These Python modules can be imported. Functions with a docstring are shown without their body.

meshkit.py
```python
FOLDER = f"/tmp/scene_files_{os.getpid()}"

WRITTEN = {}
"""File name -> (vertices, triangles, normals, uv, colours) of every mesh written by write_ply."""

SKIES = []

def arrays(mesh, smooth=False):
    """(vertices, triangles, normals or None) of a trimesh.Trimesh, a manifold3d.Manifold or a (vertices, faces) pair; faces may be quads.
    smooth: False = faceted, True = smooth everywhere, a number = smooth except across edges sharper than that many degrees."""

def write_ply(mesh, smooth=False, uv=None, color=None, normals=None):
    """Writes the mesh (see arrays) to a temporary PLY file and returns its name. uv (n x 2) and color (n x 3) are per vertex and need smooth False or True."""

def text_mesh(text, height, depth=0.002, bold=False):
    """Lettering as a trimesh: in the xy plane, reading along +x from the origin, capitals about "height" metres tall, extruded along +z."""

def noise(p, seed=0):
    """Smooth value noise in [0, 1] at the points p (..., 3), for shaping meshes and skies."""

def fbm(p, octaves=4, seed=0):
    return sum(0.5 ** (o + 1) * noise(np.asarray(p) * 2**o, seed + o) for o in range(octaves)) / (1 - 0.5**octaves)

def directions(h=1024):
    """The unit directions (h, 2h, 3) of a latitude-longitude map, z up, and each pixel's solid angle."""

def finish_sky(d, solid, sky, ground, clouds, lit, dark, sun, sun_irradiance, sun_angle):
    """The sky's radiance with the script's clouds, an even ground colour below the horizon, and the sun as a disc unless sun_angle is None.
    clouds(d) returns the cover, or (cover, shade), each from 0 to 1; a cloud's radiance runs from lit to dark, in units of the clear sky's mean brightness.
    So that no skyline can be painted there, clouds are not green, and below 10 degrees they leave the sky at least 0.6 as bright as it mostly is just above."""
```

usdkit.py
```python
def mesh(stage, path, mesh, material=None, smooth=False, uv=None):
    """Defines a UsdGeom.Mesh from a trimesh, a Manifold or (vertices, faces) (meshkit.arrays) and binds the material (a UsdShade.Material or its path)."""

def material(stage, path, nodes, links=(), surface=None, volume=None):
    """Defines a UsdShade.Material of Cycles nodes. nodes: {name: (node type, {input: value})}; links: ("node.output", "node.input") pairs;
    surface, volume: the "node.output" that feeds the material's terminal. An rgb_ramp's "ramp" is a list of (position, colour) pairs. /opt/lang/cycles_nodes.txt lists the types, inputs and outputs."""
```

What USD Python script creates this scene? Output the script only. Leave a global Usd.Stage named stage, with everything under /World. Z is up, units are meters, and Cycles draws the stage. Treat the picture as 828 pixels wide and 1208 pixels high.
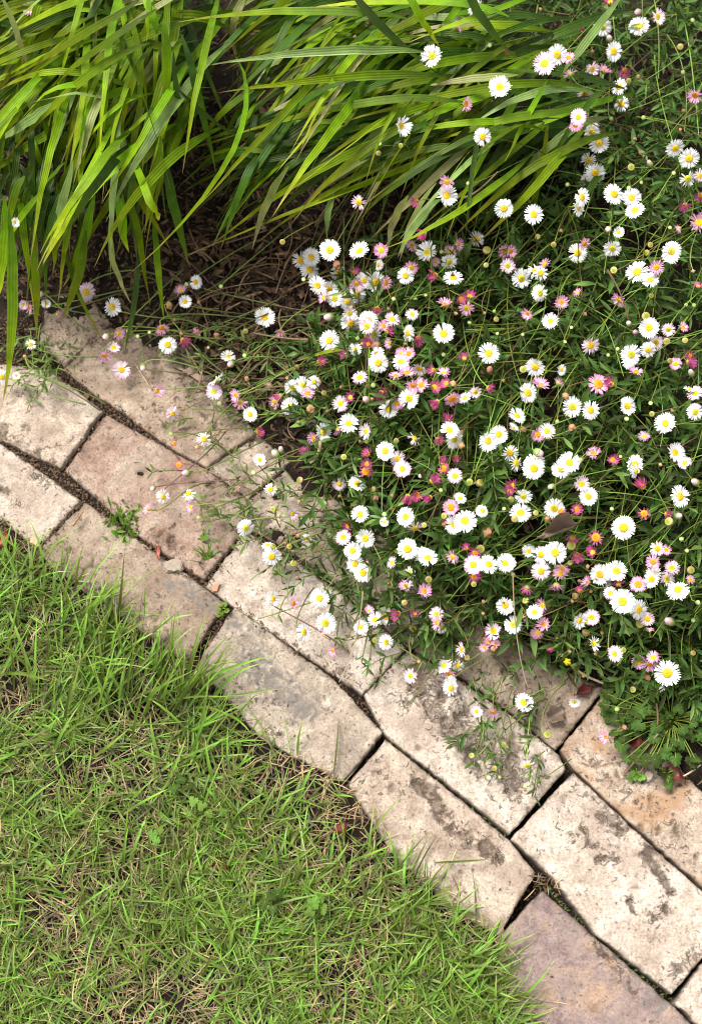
import math
import numpy as np
import trimesh
import shapely
from shapely.geometry import Polygon, LineString
from scipy.spatial import Delaunay
from pxr import Usd, UsdGeom, UsdLux, UsdShade, Gf, Sdf, Vt
import usdkit
from meshkit import fbm, noise

stage = Usd.Stage.CreateInMemory()
UsdGeom.SetStageUpAxis(stage, 'Z')
UsdGeom.SetStageMetersPerUnit(stage, 1.0)
UsdGeom.Xform.Define(stage, '/World')
UsdGeom.Scope.Define(stage, '/World/Looks')

# ------------------------------------------------------------------ camera, sky, sun, exposure
FPX, TILT, HGT = 1600.0, math.radians(20.0), 1.344
EXPOSURE = 1.36
SKY_STRENGTH = 0.064
SUN_EL, SUN_AZ = math.radians(62), math.radians(-50)     # azimuth as atan2(x, y)
SUN_I, SUN_ANGLE = 0.74, 27.0
FWD = np.array([0, math.sin(TILT), -math.cos(TILT)])
UPV = np.array([0, math.cos(TILT), math.sin(TILT)])
RGT = np.array([1.0, 0, 0])
EYE = np.array([0, 0, HGT])

cam = UsdGeom.Camera.Define(stage, '/World/camera')
m = Gf.Matrix4d()
m.SetRow(0, Gf.Vec4d(*RGT, 0)); m.SetRow(1, Gf.Vec4d(*UPV, 0)); m.SetRow(2, Gf.Vec4d(*(-FWD), 0)); m.SetRow(3, Gf.Vec4d(*EYE, 1))
cam.AddTransformOp().Set(m)
cam.CreateHorizontalApertureAttr(24.0)
cam.CreateVerticalApertureAttr(24.0 * 1024 / 701)
cam.CreateFocalLengthAttr(24.0 * FPX / 828)
cam.CreateClippingRangeAttr(Gf.Vec2f(0.05, 100))
cam.CreateFStopAttr(7.1)
cam.CreateFocusDistanceAttr(1.30)
cam.CreateExposureAttr(EXPOSURE)

sun_dir = np.array([math.sin(SUN_AZ) * math.cos(SUN_EL), math.cos(SUN_AZ) * math.cos(SUN_EL), math.sin(SUN_EL)])
usdkit.material(stage, '/World/Looks/sky_look', {
    'sky': ('sky_texture', {'sky_type': 'single_scattering', 'sun_disc': False, 'sun_elevation': SUN_EL, 'sun_rotation': SUN_AZ}),
    'tc': ('texture_coordinate', {}),
    'n': ('noise_texture', {'scale': 2.2, 'detail': 5.0, 'roughness': 0.55}),
    'r': ('map_range', {'from_min': 0.25, 'from_max': 0.6, 'to_min': 0.6, 'to_max': 0.95, 'clamp': True}),
    'mx': ('mix_color', {'b': (7.6, 7.5, 7.3), 'use_clamp': False}),
    'bg': ('background_shader', {'strength': SKY_STRENGTH})},
    [('tc.generated', 'n.vector'), ('n.fac', 'r.value'), ('r.result', 'mx.fac'), ('sky.color', 'mx.a'), ('mx.result', 'bg.color')], surface='bg.background')
dome = UsdLux.DomeLight.Define(stage, '/World/sky')
UsdShade.MaterialBindingAPI.Apply(dome.GetPrim()).Bind(UsdShade.Material.Get(stage, '/World/Looks/sky_look'))
dome.GetPrim().SetCustomDataByKey('kind', 'structure')
sun = UsdLux.DistantLight.Define(stage, '/World/sun')
sun.CreateNormalizeAttr(True) if hasattr(sun, 'CreateNormalizeAttr') else None
UsdLux.LightAPI(sun.GetPrim()).CreateNormalizeAttr(True)
UsdLux.LightAPI(sun.GetPrim()).CreateIntensityAttr(SUN_I)
UsdLux.LightAPI(sun.GetPrim()).CreateColorAttr(Gf.Vec3f(1.0, 0.965, 0.91))
sun.CreateAngleAttr(SUN_ANGLE)
zax = sun_dir; xax = np.cross([0, 0, 1.0], zax); xax /= np.linalg.norm(xax); yax = np.cross(zax, xax)
ms = Gf.Matrix4d(); ms.SetRow(0, Gf.Vec4d(*xax, 0)); ms.SetRow(1, Gf.Vec4d(*yax, 0)); ms.SetRow(2, Gf.Vec4d(*zax, 0)); ms.SetRow(3, Gf.Vec4d(0, 0, 5, 1))
sun.AddTransformOp().Set(ms)

# ------------------------------------------------------------------ helpers
def at(px, py, z=0.0):
    """The point of the plane at height z seen at a place of the 828 x 1208 photograph."""
    px, py, z = np.broadcast_arrays(np.asarray(px, float), np.asarray(py, float), np.asarray(z, float))
    d = FWD * FPX + RGT * (px[..., None] - 414) - UPV * (py[..., None] - 604)
    t = (z - EYE[2]) / d[..., 2]
    return EYE + d * t[..., None]

def to_px(p):
    q = np.asarray(p, float) - EYE
    zz = q @ FWD
    return np.stack([414 + FPX * (q @ RGT) / zz, 604 - FPX * (q @ UPV) / zz], -1)

def depth(p):
    return (np.asarray(p) - EYE) @ FWD

def nrm(v):
    v = np.asarray(v, float)
    return v / np.maximum(np.linalg.norm(v, axis=-1, keepdims=True), 1e-12)

used = {}
def numbered(parent, name):
    k = (parent, name); n = used.get(k, 0); used[k] = n + 1
    return name if n == 0 else f'{name}_{n:03d}'

def tag(p, label=None, cat=None, group=None, kind=None):
    p = p.GetPrim() if hasattr(p, 'GetPrim') else p
    for k, v in (('label', label), ('category', cat), ('group', group), ('kind', kind)):
        if v: p.SetCustomDataByKey(k, v)
    return p

def path_of(p):
    return '/World' if p is None else str(p.GetPath())

def thing(name, label, cat, group=None, kind=None):
    x = UsdGeom.Xform.Define(stage, '/World/' + numbered('/World', name))
    return tag(x, label, cat, group, kind)

_T = Sdf.ValueTypeNames
def obj(name, V, F, mat, parent=None, smooth=True, pv=None):
    par = path_of(parent)
    mm = usdkit.mesh(stage, par + '/' + numbered(par, name), (V, F), mat, smooth=smooth)
    if pv:
        api = UsdGeom.PrimvarsAPI(mm)
        for k, a in pv.items():
            api.CreatePrimvar(k, _T.FloatArray, 'vertex').Set(Vt.FloatArray.FromNumpy(np.asarray(a, np.float32)))
    return mm.GetPrim()

def strips(P, side, up, W, prof, fold=0.15):
    """N ribbons of K stations, three vertices across."""
    N, K = P.shape[:2]
    hw = (np.asarray(W)[:, None] * np.asarray(prof)[None, :] * 0.5)[..., None]
    V = np.stack([P - side * hw + up * hw * fold * 2, P, P + side * hw + up * hw * fold * 2], 2).reshape(N, K * 3, 3)
    F = []
    for k in range(K - 1):
        a, b = 3 * k, 3 * k + 3
        for j in (0, 1):
            F += [[a + j, a + j + 1, b + j + 1], [a + j, b + j + 1, b + j]]
    along = np.repeat(np.linspace(0, 1, K), 3); across = np.tile([-1.0, 0, 1], K)
    return V, np.array(F), along, across

def join(V, F):
    N, n = V.shape[:2]
    return V.reshape(-1, 3), (F[None] + (np.arange(N) * n)[:, None, None]).reshape(-1, 3)

def tube(pts, r, sides=5):
    pts = np.asarray(pts, float); K = len(pts)
    r = np.broadcast_to(np.asarray(r, float), (K,))
    t = nrm(np.gradient(pts, axis=0))
    ref = np.array([0.31, 0.77, 0.55])
    a = nrm(np.cross(t, ref)); b = np.cross(t, a)
    th = np.arange(sides) * 2 * np.pi / sides
    V = pts[:, None] + r[:, None, None] * (np.cos(th)[None, :, None] * a[:, None] + np.sin(th)[None, :, None] * b[:, None])
    F = []
    for k in range(K - 1):
        for j in range(sides):
            j2 = (j + 1) % sides
            F += [[k * sides + j, k * sides + j2, (k + 1) * sides + j2], [k * sides + j, (k + 1) * sides + j2, (k + 1) * sides + j]]
    V = np.vstack([V.reshape(-1, 3), pts[-1:], pts[:1]])
    n = K * sides
    for j in range(sides):
        F.append([n - sides + j, n - sides + (j + 1) % sides, n]); F.append([(j + 1) % sides, j, n + 1])
    return V, np.array(F)

def bez(*P, K=8):
    t = np.linspace(0, 1, K)[:, None]; n = len(P) - 1
    return sum(math.comb(n, i) * (1 - t) ** (n - i) * t ** i * np.asarray(P[i]) for i in range(n + 1))

def frame(n, rng):
    n = nrm(n); a = nrm(np.cross(n, nrm(rng.normal(size=3)))); return n, a, np.cross(n, a)

def lathe(prof, sides=10):
    """prof: list of (r, z). Returns local vertices, faces and the profile index of each vertex (0..1)."""
    prof = np.asarray(prof, float); K = len(prof); th = np.arange(sides) * 2 * np.pi / sides
    V = np.stack([prof[:, 0][:, None] * np.cos(th), prof[:, 0][:, None] * np.sin(th), np.repeat(prof[:, 1][:, None], sides, 1)], -1).reshape(-1, 3)
    F = []
    for k in range(K - 1):
        for j in range(sides):
            j2 = (j + 1) % sides
            F += [[k * sides + j, k * sides + j2, (k + 1) * sides + j2], [k * sides + j, (k + 1) * sides + j2, (k + 1) * sides + j]]
    return V, np.array(F), np.repeat(np.linspace(0, 1, K), sides)

def inside(poly, px, py):
    return shapely.contains_xy(poly, px, py)

# ------------------------------------------------------------------ materials
def LK(n): return '/World/Looks/' + n

def leafmat(name, stops, attr='along', trans=0.35, rough=0.45, rnd=0.25, hue=0.02, stripes=0.0, spec=0.5, tip=None, speck=0.0):
    """Leaf: colour ramp along the leaf, value and hue differing from leaf to leaf, translucent."""
    nodes = {
        'a': ('attribute', {'attribute': attr}), 'v': ('attribute', {'attribute': 'vary'}),
        'r': ('rgb_ramp', {'ramp': stops}),
        'g': ('geometry', {}), 'n': ('noise_texture', {'scale': 60.0, 'detail': 3.0}),
        'nv': ('map_range', {'from_min': 0.3, 'from_max': 0.7, 'to_min': 0.72, 'to_max': 1.25, 'clamp': True}),
        'vv': ('map_range', {'from_min': 0.0, 'from_max': 1.0, 'to_min': 1 - rnd, 'to_max': 1 + rnd}),
        'hh': ('map_range', {'from_min': 0.0, 'from_max': 1.0, 'to_min': 0.5 - hue, 'to_max': 0.5 + hue}),
        'mul': ('math', {'math_type': 'multiply'}),
        'hsv': ('hsv', {'saturation': 1.0}),
        'p': ('principled_bsdf', {'roughness': rough, 'specular_ior_level': spec}),
        't': ('translucent_bsdf', {}), 'mc': ('mix_closure', {'fac': trans})}
    links = [('a.fac', 'r.fac'), ('g.position', 'n.vector'), ('n.fac', 'nv.value'), ('v.fac', 'vv.value'), ('v.fac', 'hh.value'),
             ('vv.result', 'mul.value1'), ('nv.result', 'mul.value2'), ('mul.value', 'hsv.value'), ('hh.result', 'hsv.hue'), ('r.color', 'hsv.color')]
    col = 'hsv.color'
    if stripes:
        nodes |= {'x': ('attribute', {'attribute': 'across'}), 'xs': ('math', {'math_type': 'multiply', 'value2': 11.0}), 'sn': ('math', {'math_type': 'sine'}),
                  'sm': ('map_range', {'from_min': -1.0, 'from_max': 1.0, 'to_min': 1 - stripes, 'to_max': 1 + stripes}),
                  'h2': ('hsv', {'hue': 0.5, 'saturation': 1.0}), 'bu': ('bump', {'strength': 0.3, 'distance': 0.0006})}
        links += [('x.fac', 'xs.value1'), ('xs.value', 'sn.value1'), ('sn.value', 'sm.value'), ('sm.result', 'h2.value'), ('hsv.color', 'h2.color'), ('sn.value', 'bu.height'), ('bu.normal', 'p.normal')]
        col = 'h2.color'
    if speck:
        nodes |= {'n2': ('noise_texture', {'scale': 160.0, 'detail': 4.0}), 'n2r': ('map_range', {'from_min': 0.62, 'from_max': 0.70, 'to_min': 0.0, 'to_max': speck, 'clamp': True}),
                  'sx': ('mix_color', {'b': (0.22, 0.13, 0.05)})}
        links += [('g.position', 'n2.vector'), ('n2.fac', 'n2r.value'), ('n2r.result', 'sx.fac'), (col, 'sx.a')]
        col = 'sx.result'
    links += [(col, 'p.base_color'), (col, 't.color'), ('p.BSDF', 'mc.closure1'), ('t.BSDF', 'mc.closure2')]
    usdkit.material(stage, LK(name), nodes, links, surface='mc.closure')
    return LK(name)

M = {}
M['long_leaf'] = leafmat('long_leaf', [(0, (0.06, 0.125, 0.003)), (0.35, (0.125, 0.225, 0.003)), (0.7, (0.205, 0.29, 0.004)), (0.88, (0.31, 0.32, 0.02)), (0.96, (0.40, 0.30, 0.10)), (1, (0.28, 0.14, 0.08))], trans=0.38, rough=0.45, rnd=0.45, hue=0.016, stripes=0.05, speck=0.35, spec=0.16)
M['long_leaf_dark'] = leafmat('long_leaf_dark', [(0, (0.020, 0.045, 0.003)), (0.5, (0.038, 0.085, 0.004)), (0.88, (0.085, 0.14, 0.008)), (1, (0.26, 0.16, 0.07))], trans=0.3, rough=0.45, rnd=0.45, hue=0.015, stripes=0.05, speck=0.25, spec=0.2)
M['long_leaf_pale'] = leafmat('long_leaf_pale', [(0, (0.15, 0.21, 0.03)), (0.5, (0.27, 0.28, 0.08)), (0.85, (0.42, 0.34, 0.17)), (1, (0.30, 0.17, 0.10))], trans=0.35, rough=0.5, rnd=0.25, hue=0.01, stripes=0.07, speck=0.8)
M['long_leaf_blue'] = leafmat('long_leaf_blue', [(0, (0.14, 0.22, 0.05)), (0.8, (0.20, 0.28, 0.08)), (1, (0.3, 0.3, 0.1))], trans=0.3, rough=0.32, rnd=0.2, hue=0.01, stripes=0.04, speck=0.2, spec=0.3)
M['fleabane_leaf'] = leafmat('fleabane_leaf', [(0, (0.048, 0.083, 0.014)), (0.6, (0.052, 0.105, 0.018)), (1, (0.075, 0.125, 0.023))], trans=0.25, rough=0.55, rnd=0.6, hue=0.03, spec=0.22)
M['fleabane_fresh'] = leafmat('fleabane_fresh', [(0, (0.10, 0.16, 0.03)), (1, (0.14, 0.21, 0.04))], trans=0.3, rough=0.5, rnd=0.3, hue=0.02)
M['stem'] = leafmat('stem', [(0, (0.07, 0.085, 0.02)), (0.5, (0.13, 0.17, 0.022)), (1, (0.22, 0.30, 0.04))], trans=0.1, rnd=0.5, hue=0.035)
M['stem_brown'] = leafmat('stem_brown', [(0, (0.14, 0.09, 0.05)), (1, (0.20, 0.10, 0.05))], trans=0.05, rnd=0.4, hue=0.02)
M['lawn_grass'] = leafmat('lawn_grass', [(0, (0.20, 0.19, 0.06)), (0.25, (0.088, 0.15, 0.012)), (0.7, (0.145, 0.245, 0.020)), (1, (0.27, 0.33, 0.065))], trans=0.3, rough=0.5, rnd=0.55, hue=0.03)
M['thatch'] = leafmat('thatch', [(0, (0.18, 0.115, 0.06)), (0.6, (0.30, 0.21, 0.11)), (1, (0.46, 0.35, 0.21))], trans=0.2, rough=0.7, rnd=0.7, hue=0.02)
M['litter'] = leafmat('litter', [(0, (0.05, 0.03, 0.018)), (1, (0.10, 0.062, 0.036))], trans=0.05, rough=0.85, rnd=0.8, hue=0.02, spec=0.2)
M['straw'] = leafmat('straw', [(0, (0.34, 0.25, 0.14)), (1, (0.55, 0.43, 0.27))], trans=0.1, rough=0.6, rnd=0.25, hue=0.01)
M['buttercup_leaf'] = leafmat('buttercup_leaf', [(0, (0.055, 0.095, 0.014)), (1, (0.034, 0.070, 0.011))], trans=0.25, rough=0.6, rnd=0.4, hue=0.02, spec=0.15)
M['weed_leaf'] = leafmat('weed_leaf', [(0, (0.11, 0.19, 0.025)), (1, (0.11, 0.21, 0.025))], trans=0.3, rough=0.55, rnd=0.3, hue=0.02, spec=0.2)
M['dead_leaf'] = leafmat('dead_leaf', [(0, (0.13, 0.09, 0.065)), (0.5, (0.18, 0.13, 0.095)), (1, (0.13, 0.09, 0.065))], trans=0.15, rough=0.6, rnd=0.3, hue=0.01, speck=0.6)
M['red_leaf'] = leafmat('red_leaf', [(0, (0.07, 0.014, 0.011)), (0.5, (0.11, 0.018, 0.014)), (1, (0.05, 0.012, 0.010))], trans=0.1, rough=0.6, rnd=0.3, hue=0.01, spec=0.3, speck=0.6)
M['rust_leaf'] = leafmat('rust_leaf', [(0, (0.30, 0.08, 0.05)), (1, (0.36, 0.12, 0.09))], trans=0.15, rough=0.55, rnd=0.3, hue=0.01)
M['ray_white'] = leafmat('ray_white', [(0, (0.70, 0.71, 0.62)), (0.3, (0.79, 0.79, 0.79)), (1, (0.81, 0.80, 0.81))], trans=0.25, rough=0.6, rnd=0.04, hue=0.0, spec=0.2)
M['ray_blush'] = leafmat('ray_blush', [(0, (0.84, 0.80, 0.78)), (0.5, (0.82, 0.72, 0.78)), (1, (0.74, 0.45, 0.62))], trans=0.25, rough=0.6, rnd=0.10, hue=0.01, spec=0.2)
M['ray_pink'] = leafmat('ray_pink', [(0, (0.80, 0.62, 0.66)), (0.4, (0.76, 0.46, 0.62)), (1, (0.68, 0.26, 0.48))], trans=0.25, rough=0.6, rnd=0.18, hue=0.01, spec=0.2)
M['ray_magenta'] = leafmat('ray_magenta', [(0, (0.58, 0.26, 0.32)), (0.4, (0.50, 0.11, 0.26)), (1, (0.40, 0.045, 0.18))], trans=0.22, rough=0.6, rnd=0.25, hue=0.012, spec=0.2)
def discmat(name, c0, c1):
    usdkit.material(stage, LK(name), {
        'a': ('attribute', {'attribute': 'along'}), 'r': ('rgb_ramp', {'ramp': [(0, c0), (0.45, c0), (0.8, c1), (1, c1)]}),
        'g': ('geometry', {}), 'v': ('voronoi_texture', {'scale': 1300.0}), 'b': ('bump', {'strength': 0.7, 'distance': 0.0006, 'invert': True}),
        'h': ('hsv', {}), 'mr': ('map_range', {'from_min': 0.0, 'from_max': 0.7, 'to_min': 1.15, 'to_max': 0.65, 'clamp': True}),
        'p': ('principled_bsdf', {'roughness': 0.65, 'specular_ior_level': 0.25})},
        [('a.fac', 'r.fac'), ('g.position', 'v.vector'), ('v.distance', 'b.height'), ('b.normal', 'p.normal'), ('v.distance', 'mr.value'), ('mr.result', 'h.value'), ('r.color', 'h.color'), ('h.color', 'p.base_color')], surface='p.BSDF')
    return LK(name)
M['disc_yellow'] = discmat('disc_yellow', (0.80, 0.46, 0.01), (0.85, 0.55, 0.015))
M['disc_green'] = discmat('disc_green', (0.42, 0.42, 0.02), (0.82, 0.58, 0.02))
M['disc_orange'] = discmat('disc_orange', (0.72, 0.27, 0.012), (0.78, 0.36, 0.015))
M['bud_disc'] = leafmat('bud_disc', [(0, (0.16, 0.24, 0.05)), (0.30, (0.20, 0.26, 0.06)), (0.38, (0.40, 0.22, 0.13)), (0.50, (0.50, 0.26, 0.20)), (0.58, (0.36, 0.26, 0.06)), (0.72, (0.27, 0.29, 0.025)), (1, (0.15, 0.21, 0.015))], trans=0.1, rnd=0.25, hue=0.02)
M['bud_closed'] = leafmat('bud_closed', [(0, (0.16, 0.24, 0.05)), (0.45, (0.24, 0.32, 0.08)), (0.62, (0.62, 0.45, 0.42)), (0.85, (0.70, 0.42, 0.50)), (1, (0.66, 0.55, 0.50))], trans=0.15, rnd=0.2, hue=0.02)
M['bud_green'] = leafmat('bud_green', [(0, (0.16, 0.24, 0.05)), (0.6, (0.30, 0.40, 0.12)), (1, (0.45, 0.52, 0.20))], trans=0.1, rnd=0.2, hue=0.02)
M['seed_head'] = leafmat('seed_head', [(0, (0.16, 0.09, 0.04)), (0.5, (0.32, 0.15, 0.065)), (1, (0.40, 0.22, 0.115))], trans=0.1, rough=0.7, rnd=0.3, hue=0.015)
M['calyx'] = leafmat('calyx', [(0, (0.16, 0.24, 0.04)), (1, (0.26, 0.36, 0.07))], trans=0.1, rnd=0.2, hue=0.02)
M['buttercup_yellow'] = leafmat('buttercup_yellow', [(0, (0.8, 0.6, 0.02)), (1, (0.8, 0.65, 0.03))], trans=0.2, rough=0.3, rnd=0.1, hue=0.0)

usdkit.material(stage, LK('soil'), {
    'g': ('geometry', {}), 'n': ('noise_texture', {'scale': 45.0, 'detail': 8.0, 'roughness': 0.65}), 'f': ('noise_texture', {'scale': 420.0, 'detail': 4.0, 'roughness': 0.7}),
    'r': ('rgb_ramp', {'ramp': [(0.25, (0.008, 0.0055, 0.004)), (0.5, (0.018, 0.012, 0.008)), (0.7, (0.045, 0.029, 0.018))]}),
    'r2': ('rgb_ramp', {'ramp': [(0.3, (0.55, 0.55, 0.55)), (0.6, (1.0, 1.0, 1.0)), (0.72, (1.9, 1.7, 1.5))]}),
    'mm': ('mix_color', {'blend_type': 'multiply', 'fac': 1.0, 'use_clamp': False}), 'b': ('bump', {'strength': 0.9, 'distance': 0.003}),
    'p': ('principled_bsdf', {'roughness': 0.9, 'specular_ior_level': 0.2})},
    [('g.position', 'n.vector'), ('g.position', 'f.vector'), ('n.fac', 'r.fac'), ('f.fac', 'r2.fac'), ('r.color', 'mm.a'), ('r2.color', 'mm.b'), ('mm.result', 'p.base_color'), ('f.fac', 'b.height'), ('b.normal', 'p.normal')], surface='p.BSDF')
def barkmat(name, c0, c1):
    usdkit.material(stage, LK(name), {
        'g': ('geometry', {}), 'o': ('object_info', {}), 'mp': ('mapping', {'scale': (1, 1, 1)}), 'n': ('noise_texture', {'scale': 260.0, 'detail': 5.0, 'roughness': 0.6}),
        'r': ('rgb_ramp', {'ramp': [(0.3, c0), (0.7, c1)]}), 'h': ('hsv', {}), 'mr': ('map_range', {'from_min': 0.0, 'from_max': 1.0, 'to_min': 0.55, 'to_max': 1.5}),
        'b': ('bump', {'strength': 0.8, 'distance': 0.001}), 'p': ('principled_bsdf', {'roughness': 0.85, 'specular_ior_level': 0.2})},
        [('g.position', 'n.vector'), ('n.fac', 'r.fac'), ('r.color', 'h.color'), ('o.random', 'mr.value'), ('mr.result', 'h.value'), ('h.color', 'p.base_color'), ('n.fac', 'b.height'), ('b.normal', 'p.normal')], surface='p.BSDF')
    return LK(name)
M['bark'] = barkmat('bark', (0.03, 0.017, 0.011), (0.10, 0.055, 0.033))
M['bark_pale'] = barkmat('bark_pale', (0.11, 0.068, 0.04), (0.24, 0.155, 0.095))
M['pebble'] = barkmat('pebble', (0.34, 0.26, 0.20), (0.46, 0.38, 0.31))
M['terracotta'] = barkmat('terracotta', (0.34, 0.18, 0.11), (0.46, 0.27, 0.18))
M['debris'] = barkmat('debris', (0.035, 0.021, 0.013), (0.15, 0.095, 0.058))
M['moss'] = leafmat('moss', [(0, (0.07, 0.10, 0.02)), (1, (0.12, 0.18, 0.03))], trans=0.1, rough=0.9, rnd=0.3, hue=0.02)

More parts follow.
